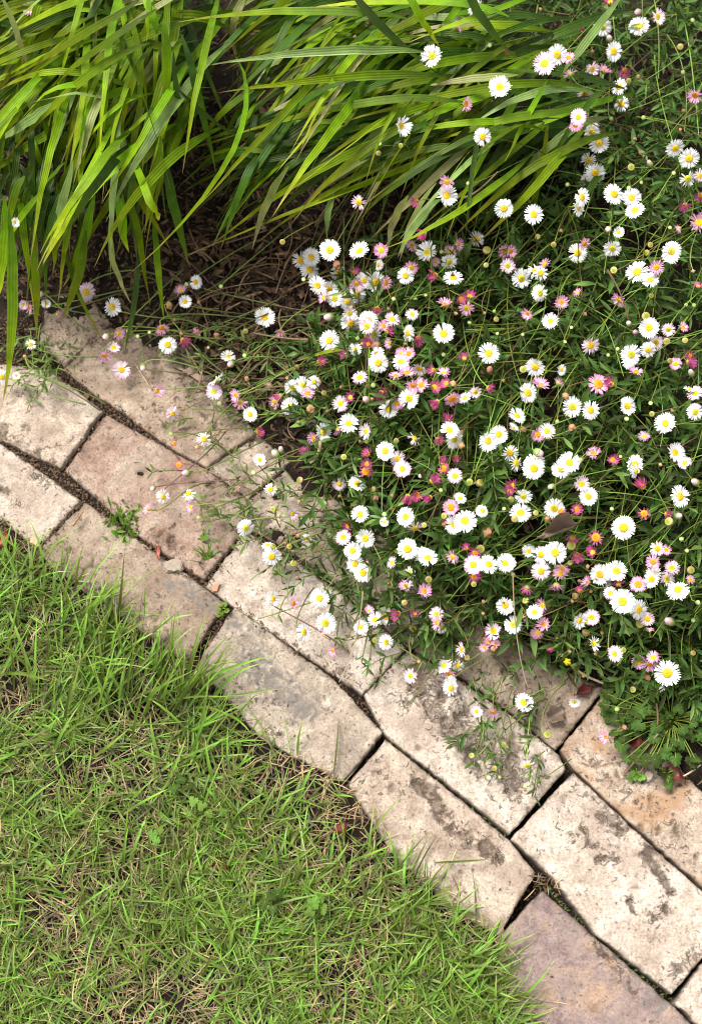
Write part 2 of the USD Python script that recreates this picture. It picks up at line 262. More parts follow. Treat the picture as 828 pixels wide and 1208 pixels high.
def stonemat(name, a, b, c, stain=(0.045, 0.028, 0.017), tint=(0.40, 0.24, 0.13), tintamt=0.35, slate=None, bump=0.6):
    nodes = {
        'g': ('geometry', {}), 'w': ('attribute', {'attribute': 'wear'}), 'sl': ('attribute', {'attribute': 'slate'}), 'rec': ('attribute', {'attribute': 'recess'}),
        'big': ('noise_texture', {'scale': 24.0, 'detail': 8.0, 'roughness': 0.66, 'distortion': 0.8}),
        'mid': ('noise_texture', {'scale': 75.0, 'detail': 8.0, 'roughness': 0.65}),
        'fine': ('noise_texture', {'scale': 430.0, 'detail': 5.0, 'roughness': 0.75}),
        'off': ('mapping', {'location': (3.1, 1.7, 0.4)}),
        'big2': ('noise_texture', {'scale': 22.0, 'detail': 7.0, 'roughness': 0.62}),
        'sp': ('noise_texture', {'scale': 170.0, 'detail': 3.0, 'roughness': 0.55}),
        'rb': ('rgb_ramp', {'ramp': [(0.36, a), (0.5, b), (0.62, c)]}),
        'rf': ('rgb_ramp', {'ramp': [(0.28, (0.34, 0.29, 0.26)), (0.42, (0.80, 0.77, 0.75)), (0.52, (1.02, 1.02, 1.02)), (0.65, (1.22, 1.22, 1.22)), (0.75, (1.45, 1.43, 1.4))]}),
        'rm': ('rgb_ramp', {'ramp': [(0.28, (0.60, 0.55, 0.51)), (0.45, (0.93, 0.92, 0.91)), (0.55, (1.03, 1.03, 1.03)), (0.72, (1.2, 1.2, 1.2))]}),
        'm1': ('mix_color', {'blend_type': 'multiply', 'fac': 1.0, 'use_clamp': False}), 'm2': ('mix_color', {'blend_type': 'multiply', 'fac': 1.0, 'use_clamp': False}),
        't2': ('map_range', {'from_min': 0.48, 'from_max': 0.62, 'to_min': 0.0, 'to_max': tintamt, 'clamp': True}), 'mt': ('mix_color', {'b': tint}),
        # specks of dark grit
        'spr': ('map_range', {'from_min': 0.65, 'from_max': 0.695, 'to_min': 0.0, 'to_max': 0.75, 'clamp': True}), 'ms': ('mix_color', {'b': (0.07, 0.05, 0.04)}),
        # dirt that lies in the worn places
        'wa': ('math', {'math_type': 'add'}), 'wn0': ('noise_texture', {'scale': 135.0, 'detail': 8.0, 'roughness': 0.62, 'distortion': 0.8}), 'wn': ('map_range', {'from_min': 0.33, 'from_max': 0.67, 'to_min': 0.0, 'to_max': 1.0}), 'ck0': ('noise_texture', {'scale': 62.0, 'detail': 5.0, 'roughness': 0.6, 'distortion': 0.5}), 'ck1': ('math', {'math_type': 'subtract', 'value2': 0.5}), 'ck2': ('math', {'math_type': 'absolute'}), 'ck3': ('map_range', {'from_min': 0.003, 'from_max': 0.026, 'to_min': 0.95, 'to_max': 0.0, 'clamp': True}), 'ckw': ('map_range', {'from_min': 0.18, 'from_max': 0.40, 'to_min': 0.0, 'to_max': 1.0, 'clamp': True}), 'ckm': ('math', {'math_type': 'multiply'}), 'mck': ('mix_color', {'b': (0.028, 0.018, 0.012)}), 'mw': ('mix_color', {'b': (0.045, 0.028, 0.017)}),
        'wf2': ('math', {'math_type': 'multiply', 'value2': 0.5}),
        'wfr': ('rgb_ramp', {'ramp': [(0.470, (0, 0, 0)), (0.484, (0.88, 0.88, 0.88)), (0.505, (0.85, 0.85, 0.85)), (0.54, (0.40, 0.40, 0.40)), (0.72, (0.62, 0.62, 0.62)), (0.85, (0.8, 0.8, 0.8))]}),
        'sa': ('math', {'math_type': 'add'}), 'sar': ('map_range', {'from_min': 0.72, 'from_max': 1.10, 'to_min': 0.0, 'to_max': 0.9, 'clamp': True}), 'msl': ('mix_color', {'b': slate or (0.125, 0.11, 0.098)}),
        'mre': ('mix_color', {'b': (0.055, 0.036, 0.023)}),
        'hb': ('math', {'math_type': 'multiply_add', 'value2': 0.35}), 'b': ('bump', {'strength': bump, 'distance': 0.0016}),
        'p': ('principled_bsdf', {'roughness': 0.85, 'specular_ior_level': 0.25})}
    links = [('g.position', n + '.vector') for n in ('big', 'mid', 'fine', 'sp', 'off')] + [('off.vector', 'big2.vector'),
        ('big.fac', 'rb.fac'), ('mid.fac', 'rm.fac'), ('fine.fac', 'rf.fac'), ('rb.color', 'm1.a'), ('rm.color', 'm1.b'), ('m1.result', 'm2.a'), ('rf.color', 'm2.b'),
        ('big2.fac', 't2.value'), ('t2.result', 'mt.fac'), ('m2.result', 'mt.a'), ('sp.fac', 'spr.value'), ('spr.result', 'ms.fac'), ('mt.result', 'ms.a'),
        ('sl.fac', 'sa.value1'), ('wn.result', 'sa.value2'), ('sa.value', 'sar.value'), ('sar.result', 'msl.fac'), ('ms.result', 'msl.a'),
        ('g.position', 'wn0.vector'), ('wn0.fac', 'wn.value'), ('g.position', 'ck0.vector'), ('ck0.fac', 'ck1.value1'), ('ck1.value', 'ck2.value1'), ('ck2.value', 'ck3.value'), ('w.fac', 'ckw.value'), ('ck3.result', 'ckm.value1'), ('ckw.result', 'ckm.value2'), ('ckm.value', 'mck.fac'), ('w.fac', 'wa.value1'), ('wn.result', 'wa.value2'), ('wa.value', 'wf2.value1'), ('wf2.value', 'wfr.fac'), ('wfr.color', 'mw.fac'), ('msl.result', 'mw.a'),
        ('rec.fac', 'mre.fac'), ('mw.result', 'mck.a'), ('mck.result', 'mre.a'), ('mre.result', 'p.base_color'),
        ('fine.fac', 'hb.value1'), ('mid.fac', 'hb.value3'), ('hb.value', 'b.height'), ('b.normal', 'p.normal')]
    usdkit.material(stage, LK(name), nodes, links, surface='p.BSDF')
    return LK(name)

# ------------------------------------------------------------------ ground
LAWN = [(-300, 560), (-90, 600), (0, 640), (40, 655), (100, 690), (150, 722), (215, 782), (262, 840), (330, 885), (405, 928), (440, 975), (470, 1010), (540, 1068), (588, 1110), (612, 1165), (640, 1215), (690, 1330), (-300, 1400)]
lawn_poly = Polygon(LAWN)
BED = [(-200, 340), (60, 360), (110, 372), (165, 392), (215, 412), (262, 470), (310, 505), (345, 540), (420, 590), (520, 680), (560, 730), (640, 772), (700, 812), (745, 800), (830, 925), (1000, 1050), (1000, -300), (-200, -300)]
bed_poly = Polygon(BED)

def build_ground():
    st = 0.004
    xs = np.arange(-0.62, 0.62 + st, st); ys = np.arange(-0.2, 1.42 + st, st)
    X, Y = np.meshgrid(xs, ys)
    P = np.stack([X, Y, np.zeros_like(X)], -1)
    px = to_px(P)
    db = shapely.distance(bed_poly, shapely.points(px[..., 0].ravel(), px[..., 1].ravel())).reshape(X.shape)
    dl = shapely.distance(lawn_poly, shapely.points(px[..., 0].ravel(), px[..., 1].ravel())).reshape(X.shape)
    n = fbm(np.stack([X * 22, Y * 22, X * 0], -1), 4, 5); n2 = fbm(np.stack([X * 120, Y * 120, X * 0], -1), 3, 9)
    z = -0.0052 - 0.021 * np.clip((px[..., 1] - 700) / 200, 0, 1)
    z += np.clip(1 - db / 25, 0, 1) * (-z * 0.95 + 0.012 * (n - 0.5)) + np.clip(1 - dl / 25, 0, 1) * (-z - 0.006)
    z += 0.004 * (n2 - 0.5) + 0.004 * (n - 0.5)
    P[..., 2] = z
    H, W = X.shape; i = np.arange(H * W).reshape(H, W)
    F = np.stack([np.stack([i[:-1, :-1], i[:-1, 1:], i[1:, 1:]], -1), np.stack([i[:-1, :-1], i[1:, 1:], i[1:, :-1]], -1)], 2).reshape(-1, 3)
    g = obj('soil', P.reshape(-1, 3), F, LK('soil')); tag(g, kind='structure')
    s = 12.0
    o = obj('ground', np.array([[-s, -s, -0.06], [s, -s, -0.06], [s, s, -0.06], [-s, s, -0.06]]), np.array([[0, 1, 2], [0, 2, 3]]), LK('soil'), smooth=False); tag(o, kind='structure')
    return g
soil = build_ground()

# ------------------------------------------------------------------ stone edging
BEIGE = ((0.237, 0.184, 0.142), (0.321, 0.259, 0.205), (0.381, 0.321, 0.258))
PALE = ((0.291, 0.235, 0.191), (0.373, 0.315, 0.263), (0.441, 0.384, 0.328))
WARM = ((0.202, 0.148, 0.107), (0.277, 0.212, 0.157), (0.323, 0.26, 0.2))
RED = ((0.19, 0.123, 0.092), (0.257, 0.181, 0.14), (0.282, 0.224, 0.176))
BROWN = ((0.176, 0.128, 0.093), (0.235, 0.18, 0.133), (0.281, 0.228, 0.176))
GREY = ((0.204, 0.166, 0.133), (0.276, 0.23, 0.18), (0.357, 0.3, 0.244))
PURPLE = ((0.15, 0.105, 0.1), (0.2, 0.15, 0.14), (0.27, 0.185, 0.135))
# outline in the photograph, colours, wear lines (points, radius px, amount), slate lines, label
STONES = [
    ([(-70, 395), (0, 430), (62, 440), (118, 486), (72, 552), (0, 517), (-70, 480)], BEIGE, [([(60, 545), (0, 510)], 9, .45)], [], None),
    ([(48, 405), (58, 352), (100, 345), (128, 380), (76, 430)], WARM, [([(60, 420), (100, 380)], 14, .4)], [], 'small brown stone half hidden under the hanging long leaves'),
    ([(77, 436), (122, 389), (165, 386), (225, 410), (262, 462), (300, 512), (244, 550), (205, 529), (150, 488), (118, 468)], WARM, [([(215, 470), (245, 520)], 16, .42), ([(160, 395), (215, 412), (255, 460)], 16, .5), ([(200, 430), (180, 460)], 10, .3)], [], None),
    ([(247, 552), (303, 514), (340, 545), (292, 586)], BEIGE, [([(270, 535), (310, 525)], 10, .35)], [], None),
    ([(126, 491), (204, 533), (243, 555), (290, 590), (284, 630), (240, 682), (170, 635), (128, 598), (78, 554)], RED, [([(250, 590), (262, 640)], 12, .38), ([(185, 630), (205, 645)], 8, .5)], [], 'reddish brown stone under the sparse pale trailing flowers'),
    ([(-60, 490), (0, 524), (92, 590), (44, 645), (0, 610), (-60, 570)], PALE, [([(0, 577), (20, 592)], 3.5, .75), ([(38, 557), (60, 574)], 4, .6)], [], None),
    ([(100, 593), (168, 643), (205, 668), (263, 712), (219, 778), (130, 720), (44, 652)], BROWN, [([(80, 610), (70, 640)], 12, .4), ([(100, 690), (180, 760)], 16, .42)], [([(215, 690), (255, 712)], 9, .45), ([(110, 690), (125, 700)], 6, .5)], 'brown grey stone with grass leaning over its lower side'),
    ([(277, 717), (330, 756), (391, 801), (450, 864), (404, 922), (310, 872), (232, 786)], GREY, [([(293, 770), (300, 785)], 4, .6), ([(255, 800), (330, 870)], 16, .40)], [([(296, 778), (315, 805), (340, 822), (362, 836)], 11, .62), ([(285, 730), (300, 745)], 10, .4)], 'grey beige stone with a dark slate coloured smear'),
    ([(455, 874), (520, 925), (600, 992), (631, 1030), (588, 1104), (540, 1078), (470, 1015), (411, 926)], BEIGE, [([(494, 925), (518, 945), (524, 968), (545, 985), (585, 1010)], 5, .84), ([(440, 900), (470, 930)], 14, .3)], [], None),
    ([(640, 1053), (700, 1106), (795, 1190), (850, 1245), (640, 1260), (590, 1170), (586, 1110)], PURPLE, [([(698, 1095), (725, 1140), (733, 1155)], 5, .6), ([(740, 1165), (748, 1172)], 5, .5)], [([(690, 1075), (720, 1110), (790, 1180)], 13, .45)], 'purple grey stone, the darkest, at the bottom beside the lawn'),
    ([(828, 1139), (900, 1090), (930, 1240), (850, 1235), (797, 1184)], PALE, [], [], None),
    ([(676, 913), (764, 996), (828, 1053), (885, 1105), (826, 1130), (791, 1172), (704, 1103), (654, 1036), (604, 990)], PALE, [([(685, 930), (715, 955), (735, 975)], 4, .55), ([(764, 1000), (772, 1025), (788, 1052)], 5, .85), ([(716, 965), (730, 980)], 7, .85), ([(688, 975), (692, 995)], 4, .75), ([(705, 1015), (725, 1012)], 3.5, .85), ([(765, 1085), (785, 1070)], 4, .85), ([(672, 985), (674, 992)], 3, .8), ([(745, 1060), (748, 1075)], 3, .8), ([(700, 998), (706, 1001)], 3, .9), ([(800, 1150), (818, 1130)], 9, .75), ([(650, 945), (660, 975)], 4, .4)], [], 'pale cream stone with small flaked pits, lower right'),
    ([(482, 768), (546, 806), (608, 850), (658, 892), (666, 908), (601, 984), (520, 918), (456, 868), (430, 820)], PALE, [([(498, 812), (520, 836), (548, 866), (578, 888), (594, 902), (604, 916)], 14, .82), ([(478, 825), (500, 822)], 6, .7), ([(520, 800), (545, 842)], 6, .7), ([(530, 868), (536, 872)], 5, 1.0), ([(560, 905), (585, 900)], 5, .5)], [], 'pale stone split by a long dark flaking crack'),
    ([(289, 628), (340, 655), (405, 700), (479, 764), (427, 818), (329, 752), (243, 692)], PALE, [([(395, 720), (420, 745)], 10, .38), ([(330, 745), (425, 808)], 4, .42)], [], None),
    ([(294, 590), (345, 548), (430, 602), (530, 700), (541, 722), (484, 764), (400, 690), (340, 647), (290, 620)], BEIGE, [([(310, 620), (345, 645)], 9, .55), ([(390, 600), (480, 700)], 20, .36)], [], None),
    ([(546, 722), (590, 740), (650, 785), (712, 812), (668, 868), (655, 884), (608, 844), (548, 800), (489, 766)], BROWN, [([(600, 800), (650, 830)], 18, .40), ([(520, 760), (560, 790)], 14, .4)], [], None),
    ([(716, 817), (775, 880), (828, 935), (900, 1000), (900, 1105), (828, 1045), (764, 988), (676, 905), (662, 884)], BEIGE, [([(690, 890), (740, 930), (800, 985)], 12, .46), ([(735, 850), (800, 920)], 15, .44)], [], 'cream stone with an orange brown stain beside the leafy weeds'),
]
def wear_field(lines, pts):
    w = np.zeros(len(pts))
    k = np.c_[pts / 26.0, np.zeros(len(pts))]; k2 = np.c_[pts / 7.0, np.zeros(len(pts))]
    pts = pts + 15 * np.stack([fbm(k, 3, 61) - 0.5, fbm(k, 3, 62) - 0.5], 1) + 5 * np.stack([fbm(k2, 2, 63) - 0.5, fbm(k2, 2, 64) - 0.5], 1)
    for line, r, a in lines:
        d = shapely.distance(LineString(line) if len(line) > 1 else shapely.Point(line[0]), shapely.points(pts))
        w = np.maximum(w, a * np.exp(-(d / (r * 1.7)) ** 2 * 0.7))
    return w

edging = UsdGeom.Xform.Define(stage, '/World/stone_edging').GetPrim()
tag(edging, kind='structure')
def build_stone(i, poly, cols, wear, slate, label):
    rng = np.random.default_rng(100 + i)
    W = at(*np.array(poly, float).T)[:, :2]
    pg = Polygon(W).buffer(0.0010 if i > 6 else 0.0020, join_style='mitre').buffer(-0.0012).buffer(0.0012, quad_segs=2)
    ring = np.array(pg.exterior.segmentize(0.0022).coords)[:-1]
    nn = fbm(np.c_[ring * 45, np.full(len(ring), i * 7.7)], 3, 3) - 0.5
    n3 = fbm(np.c_[ring * 230, np.full(len(ring), i * 7.7)], 2, 4) - 0.5
    c = ring.mean(0)
    ring = ring + nrm(ring - c) * (0.0022 * nn + 0.0032 * n3)[:, None]
    pg = Polygon(ring).buffer(0)
    if pg.geom_type != 'Polygon': pg = max(pg.geoms, key=lambda g: g.area)
    ring = np.array(pg.exterior.segmentize(0.0026).coords)[:-1]
    st = 0.0017
    x0, y0, x1, y1 = pg.bounds
    gx, gy = np.meshgrid(np.arange(x0, x1, st), np.arange(y0, y1, st)); g = np.c_[gx.ravel(), gy.ravel()] + rng.uniform(-.0006, .0006, (gx.size, 2))
    d = shapely.distance(pg.exterior, shapely.points(g))
    keep = shapely.contains_xy(pg, g[:, 0], g[:, 1]) & (d > 0.0010)
    P2 = np.vstack([ring, g[keep]]); D = np.r_[np.zeros(len(ring)), d[keep]]
    tri = Delaunay(P2).simplices
    cen = P2[tri].mean(1); tri = tri[shapely.contains_xy(pg, cen[:, 0], cen[:, 1])]
    a, b, c3 = P2[tri[:, 0]], P2[tri[:, 1]], P2[tri[:, 2]]
    flip = (b - a)[:, 0] * (c3 - a)[:, 1] - (b - a)[:, 1] * (c3 - a)[:, 0] < 0
    tri[flip] = tri[flip][:, ::-1]
    q = np.c_[P2, np.full(len(P2), i * 3.3)]
    r = 0.0009 + 0.0036 * fbm(q * 45, 3, 8) ** 2
    x = np.clip(D / r, 0, 1)
    z = -r * 0.7 * (1 - np.sqrt(np.clip(1 - (1 - x) ** 2, 0, 1)))
    pxs = to_px(np.c_[P2, np.zeros(len(P2))])
    w = wear_field(wear, pxs) * 0.64; sl = wear_field(slate, pxs)
    z += 0.006 * (fbm(q * 14, 3, 1) - 0.5) + 0.0022 * (fbm(q * 60, 3, 2) - 0.5) + 0.0012 * (noise(q * 300, 6) - 0.5)
    f = fbm(q * 75, 4, 12)
    crack = 1 / (1 + np.exp(-((f * 1.6 - 0.3 + w) - 1.02) * 40))
    pit = np.clip((noise(q * 190, 31) - 0.80) * 6, 0, 1) * np.clip((fbm(q * 28, 2, 44) - 0.50) * 6, 0, 1)
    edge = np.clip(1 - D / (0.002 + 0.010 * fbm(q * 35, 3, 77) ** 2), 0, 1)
    z -= crack * 0.0035 + pit * 0.0014
    lift = rng.uniform(-0.0025, 0.002); tlt = rng.normal(0, 0.008, 2)
    z += lift + (P2 - P2.mean(0)) @ tlt
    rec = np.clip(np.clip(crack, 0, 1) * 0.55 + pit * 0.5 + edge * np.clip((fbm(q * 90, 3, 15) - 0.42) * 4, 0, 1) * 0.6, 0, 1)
    V = np.c_[P2, z]
    nr = len(ring); zl = np.array([-0.02, -0.055])
    Vs = [V]; F = [tri]; base = np.arange(nr); off = len(V)
    for zz in zl:
        o = ring + nrm(ring - ring.mean(0)) * 0.0
        Vs.append(np.c_[o, np.full(nr, zz)]); nxt = off + np.arange(nr); off += nr
        j = np.roll(base, -1); k = np.roll(nxt, -1)
        q1 = np.stack([base, nxt, k], 1); q2 = np.stack([base, k, j], 1)
        ccw = Polygon(ring).exterior.is_ccw
        qq = np.vstack([q1, q2]); F.append(qq if ccw else qq[:, ::-1]); base = nxt
    V = np.vstack(Vs); F = np.vstack(F)
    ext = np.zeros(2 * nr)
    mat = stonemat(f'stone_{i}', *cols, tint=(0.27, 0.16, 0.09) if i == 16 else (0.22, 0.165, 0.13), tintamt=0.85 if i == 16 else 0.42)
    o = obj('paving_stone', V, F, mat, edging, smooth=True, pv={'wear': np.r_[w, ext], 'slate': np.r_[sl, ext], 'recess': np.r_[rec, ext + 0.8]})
    if label: tag(o, label)
    return pg
stone_polys = [build_stone(i, *s) for i, s in enumerate(STONES)]
stone_area = shapely.unary_union(stone_polys)

# grit, crumbs and bits of dry leaf that fill the joints and lie about the stones
def build_grit():
    rng = np.random.default_rng(7)
    N = 300000
    p = np.c_[rng.uniform(-0.45, 0.45, N), rng.uniform(-0.05, 0.95, N)]
    px = to_px(np.c_[p, np.zeros(N)])
    ons = shapely.contains_xy(stone_area, p[:, 0], p[:, 1])
    lawn = inside(lawn_poly, px[:, 0], px[:, 1]); bed = inside(bed_poly, px[:, 0], px[:, 1])
    near = np.full(N, 9.0); near[ons] = shapely.distance(shapely.unary_union([g.exterior for g in stone_polys]), shapely.points(p[ons]))
    dark = np.clip((px[:, 1] - 700) / 250, 0, 1)
    keep = (~ons & ~lawn & ~bed & (rng.random(N) < 0.95 - 0.70 * dark)) | (ons & (rng.random(N) < 0.002)) | (ons & (near < 0.006 * rng.random(N)) & (rng.random(N) < 0.34 * (1 - dark)))
    p, ons, n = p[keep], ons[keep], keep.sum()
    size = rng.gamma(1.6, 0.00045, n) + 0.0004
    size = np.where(ons, np.minimum(size, 0.002), size)
    tet = nrm(np.array([[1, 1, 1], [1, -1, -1], [-1, 1, -1], [-1, -1, 1], [0.1, 0.2, 1.4]]))
    F = np.array([[0, 1, 4], [1, 3, 4], [3, 2, 4], [2, 0, 4], [0, 2, 1], [1, 2, 3]])
    V = tet[None] * size[:, None, None] * rng.uniform(0.4, 1.5, (n, 5, 1)) * np.array([1.3, 0.8, 0.6])
    th = rng.uniform(0, 2 * np.pi, n); c, s = np.cos(th), np.sin(th)
    V = np.stack([V[..., 0] * c[:, None] - V[..., 1] * s[:, None], V[..., 0] * s[:, None] + V[..., 1] * c[:, None], V[..., 2]], -1)
    z = np.where(ons, 0.0012, rng.uniform(-0.0055, -0.001, n) - 0.020 * np.clip((to_px(np.c_[p, np.zeros(n)])[:, 1] - 700) / 200, 0, 1))
    V += np.c_[p, z][:, None]
    V, F = join(V, F)
    tag(obj('joint_grit', V, F, M['debris'], None, smooth=False), 'brown grit and crumbs of dry leaf lying in the joints between the edging stones', 'grit', kind='stuff')
build_grit()

# ------------------------------------------------------------------ lawn
def blades(base, d, L, Wd, bend, rng, K=5, prof=(0.8, 1, 0.9, 0.6, 0.04), fold=0.2):
    """Ribbons that start at base along d and are bent by the vector bend."""
    N = len(base); s = np.linspace(0, 1, K)
    T = nrm(d[:, None] + s[None, :, None] * bend[:, None])
    step = (L / (K - 1))[:, None, None] * T
    P = base[:, None] + np.concatenate([np.zeros((N, 1, 3)), np.cumsum((step[:, :-1] + step[:, 1:]) / 2, 1)], 1)
    up = nrm(rng.normal(0, 0.5, (N, 1, 3)) + np.array([0, 0, 1.0]))
    side = nrm(np.cross(T, up)); u2 = nrm(np.cross(side, T))
    return strips(P, side, u2, Wd, prof, fold)

def emit_blades(name, V, F, al, ac, mat, rng, parent=None):
    N = len(V); VV, FF = join(V, F)
    return obj(name, VV, FF, mat, parent, pv={'along': np.tile(al, N), 'across': np.tile(ac, N), 'vary': np.repeat(rng.random(N), V.shape[1])})

def sample(N, rng, xr=(-0.5, 0.5), yr=(-0.12, 1.3)):
    p = np.c_[rng.uniform(*xr, N), rng.uniform(*yr, N), np.zeros(N)]
    return p, to_px(p)

def build_lawn():
    rng = np.random.default_rng(11)
    # living blades, thicker in patches
    p, q = sample(170000, rng, yr=(-0.16, 0.62))
    dens = fbm(np.c_[p[:, :2] * 14, np.zeros(len(p))], 3, 21)
    dedge = shapely.distance(lawn_poly.exterior, shapely.points(q))
    ok = inside(lawn_poly, q[:, 0], q[:, 1])
    brown = np.exp(-(((q[:, 0] - 400) / 110) ** 2 + ((q[:, 1] - 950) / 60) ** 2)) + 0.7 * np.exp(-(((q[:, 0] - 300) / 60) ** 2 + ((q[:, 1] - 900) / 40) ** 2))
    pr = np.clip(0.20 + 1.7 * (dens - 0.45), 0.05, 0.55) * (1 - 0.75 * np.clip(brown, 0, 1)) * np.clip(dedge / 40, 0.0, 1)
    k = ok & (rng.random(len(p)) < pr)
    p, q = p[k], q[k]; N = len(p)
    th = rng.normal(np.radians(60), np.radians(95), N); el = np.radians(rng.uniform(4, 48, N))
    d = np.stack([np.cos(th) * np.cos(el), np.sin(th) * np.cos(el), np.sin(el)], -1)
    L = rng.gamma(4, 0.0058, N) + 0.009; Wd = rng.gamma(5, 0.00019, N) + 0.0005
    bend = np.stack([rng.normal(0, .3, N), rng.normal(0, .3, N), -rng.uniform(0.2, 1.1, N)], -1)
    p[:, 2] = -0.004 + rng.uniform(0, 0.010, N)
    big = rng.random(N) < 0.06; Wd = np.where(big, Wd * 1.9, Wd)
    A = blades(p, d, L, Wd, bend, rng)
    g = emit_blades('lawn_grass', *A, M['lawn_grass'], rng); tag(g, 'short mown green lawn grass filling the lower left', 'grass', kind='stuff')
    # long unmown blades that lean over the stones
    spots = [(60, 690, 40, 24, 55, 75), (130, 745, 50, 30, 95, 68), (185, 800, 46, 28, 110, 70), (225, 815, 30, 24, 60, 55), (120, 820, 60, 40, 70, 60), (40, 780, 50, 50, 60, 70),
             (250, 850, 26, 20, 36, 40), (10, 665, 20, 16, 30, 60), (480, 1060, 30, 40, 60, 35), (560, 1130, 30, 34, 90, 25), (600, 1195, 22, 26, 60, 15), (520, 1170, 50, 40, 80, 40), (420, 1000, 40, 20, 36, 80), (300, 930, 80, 40, 50, 70), (340, 1110, 90, 70, 70, 70), (120, 960, 110, 60, 90, 70), (180, 1120, 150, 60, 80, 70)]
    P0, D0, LL = [], [], []
    for sx, sy, rx, ry, n, ang in spots:
        n = int(n * 0.55); c = np.c_[rng.normal(sx - 16, rx * 0.7, n), rng.normal(sy + 22, ry * 0.7, n)]
        long_ = sy < 860 and sx < 260
        tuft = c + 0
        w = at(c[:, 0], c[:, 1], 0.002)
        th = np.radians(rng.normal(ang, 32, n)); el = np.radians(rng.uniform(22, 66, n) if long_ else rng.uniform(10, 45, n))
        P0.append(w); D0.append(np.stack([np.cos(th) * np.cos(el), np.sin(th) * np.cos(el), np.sin(el)], -1)); LL.append(rng.uniform(0.04, 0.10, n) if long_ else rng.uniform(0.03, 0.065, n))
    P0, D0, LL = np.vstack(P0), np.vstack(D0), np.concatenate(LL); N = len(P0)
    bend = np.stack([rng.normal(0, .25, N), rng.normal(0, .25, N), -rng.uniform(0.2, 1.0, N)], -1)
    A = blades(P0, D0, LL, rng.uniform(0.0018, 0.0036, N), bend, rng, K=7, prof=(0.7, 1, 1, 0.9, 0.75, 0.45, 0.03))
    g = emit_blades('long_grass', *A, M['lawn_grass'], rng); tag(g, 'longer unmown grass blades leaning from the lawn edge over the stones', 'grass', kind='stuff')
    # dead thatch under the living grass
    p, q = sample(60000, rng, yr=(-0.16, 0.62))
    ok = inside(lawn_poly.buffer(7), q[:, 0], q[:, 1])
    k = ok & (rng.random(len(p)) < 0.34 + 0.22 * np.clip((q[:, 1] - 780) / 200, 0, 1))
    p = p[k]; N = len(p)
    th = rng.uniform(0, 2 * np.pi, N); el = np.radians(rng.normal(7, 12, N))
    d = np.stack([np.cos(th) * np.cos(el), np.sin(th) * np.cos(el), np.sin(el)], -1)
    p[:, 2] = -0.006 + rng.uniform(0, 0.013, N)
    bend = np.stack([rng.normal(0, .6, N), rng.normal(0, .6, N), -rng.uniform(0, 0.3, N)], -1)
    A = blades(p, d, rng.gamma(4, 0.0042, N) + 0.006, rng.uniform(0.0006, 0.0014, N), bend, rng)
    g = emit_blades('dry_thatch', *A, M['thatch'], rng); tag(g, 'dry tan dead grass matted beneath the green lawn', 'dead grass', kind='stuff')
def build_litter():
    rng = np.random.default_rng(8); N = 60000
    p = np.c_[rng.uniform(-0.45, 0.45, N), rng.uniform(0.1, 1.25, N)]
    px = to_px(np.c_[p, np.zeros(N)])
    pr = np.where((px[:, 0] < 470) & (px[:, 1] > 120), 0.75, 0.2)
    k = inside(bed_poly, px[:, 0], px[:, 1]) & (px[:, 1] > -30) & (rng.random(N) < pr)
    p = np.c_[p[k], np.zeros(k.sum())]; n = len(p)
    th = rng.uniform(0, 6.28, n); el = rng.normal(0, .25, n)
    d = np.stack([np.cos(th) * np.cos(el), np.sin(th) * np.cos(el), np.sin(el)], -1)
    p[:, 2] = rng.uniform(0.001, 0.012, n)
    A = blades(p, d, rng.gamma(2.5, 0.0028, n) + 0.002, rng.gamma(2.5, 0.0007, n) + 0.0006, rng.normal(0, .5, (n, 3)), rng, K=4, prof=(.5, 1, .8, .2))
    tag(emit_blades('leaf_litter', *A, M['litter'], rng), 'crumbled brown leaf litter covering the bare soil of the bed', 'leaf litter', kind='stuff')
build_litter()
build_lawn()

# ------------------------------------------------------------------ mulch on the bed
def build_mulch():
    rng = np.random.default_rng(23)
    mulch = UsdGeom.Xform.Define(stage, '/World/mulch').GetPrim(); tag(mulch, kind='structure')
    n = 0
    while n < 300:
        if n < 230: x, y = rng.uniform(195, 430), rng.uniform(255, 470)
        else: x, y = rng.uniform(150, 800), rng.uniform(-20, 440)
        if not bed_poly.contains(shapely.Point(x, y)): continue
        c = at(x, y, 0.0); c[2] = 0.005 + rng.uniform(0, 0.006)
        L, Wd, T = rng.uniform(0.008, 0.028), rng.uniform(0.002, 0.007), rng.uniform(0.0015, 0.004)
        b = trimesh.creation.icosphere(1, 0.5)
        v = b.vertices * np.array([L, Wd, T]) * rng.uniform(0.65, 1.35, (len(b.vertices), 1)); v += rng.normal(0, 0.05, v.shape) * np.array([L, Wd, T])
        R = trimesh.transformations.euler_matrix(rng.normal(0, .3), rng.normal(0, .3), rng.uniform(0, 6.28))[:3, :3]
        obj('bark_chip', v @ R.T + c, b.faces, M['bark_pale'] if rng.random() < 0.15 else M['bark'], mulch, smooth=False); n += 1
    for i in range(170):
        if i < 145: x, y = rng.uniform(200, 410), rng.uniform(280, 470)
        else: x, y = rng.uniform(330, 560), rng.uniform(330, 520)
        a = rng.normal(15, 40) if rng.random() < 0.7 else rng.uniform(0, 180)
        l = rng.uniform(18, 60)
        e = np.array([math.cos(math.radians(a)), -math.sin(math.radians(a))]) * l
        z = rng.uniform(0.006, 0.022)
        p0, p2 = at(x, y, z), at(x + e[0], y + e[1], z + rng.uniform(-.004, .006))
        p1 = (p0 + p2) / 2 + np.r_[rng.normal(0, 0.006, 2), rng.uniform(0, .006)]
        V, F = tube(bez(p0, p1, p2, K=6), rng.uniform(0.0004, 0.0011), 4)
        obj('dry_stalk', V, F, M['bark_pale'] if rng.random() < 0.6 else M['bark'], mulch)
build_mulch()

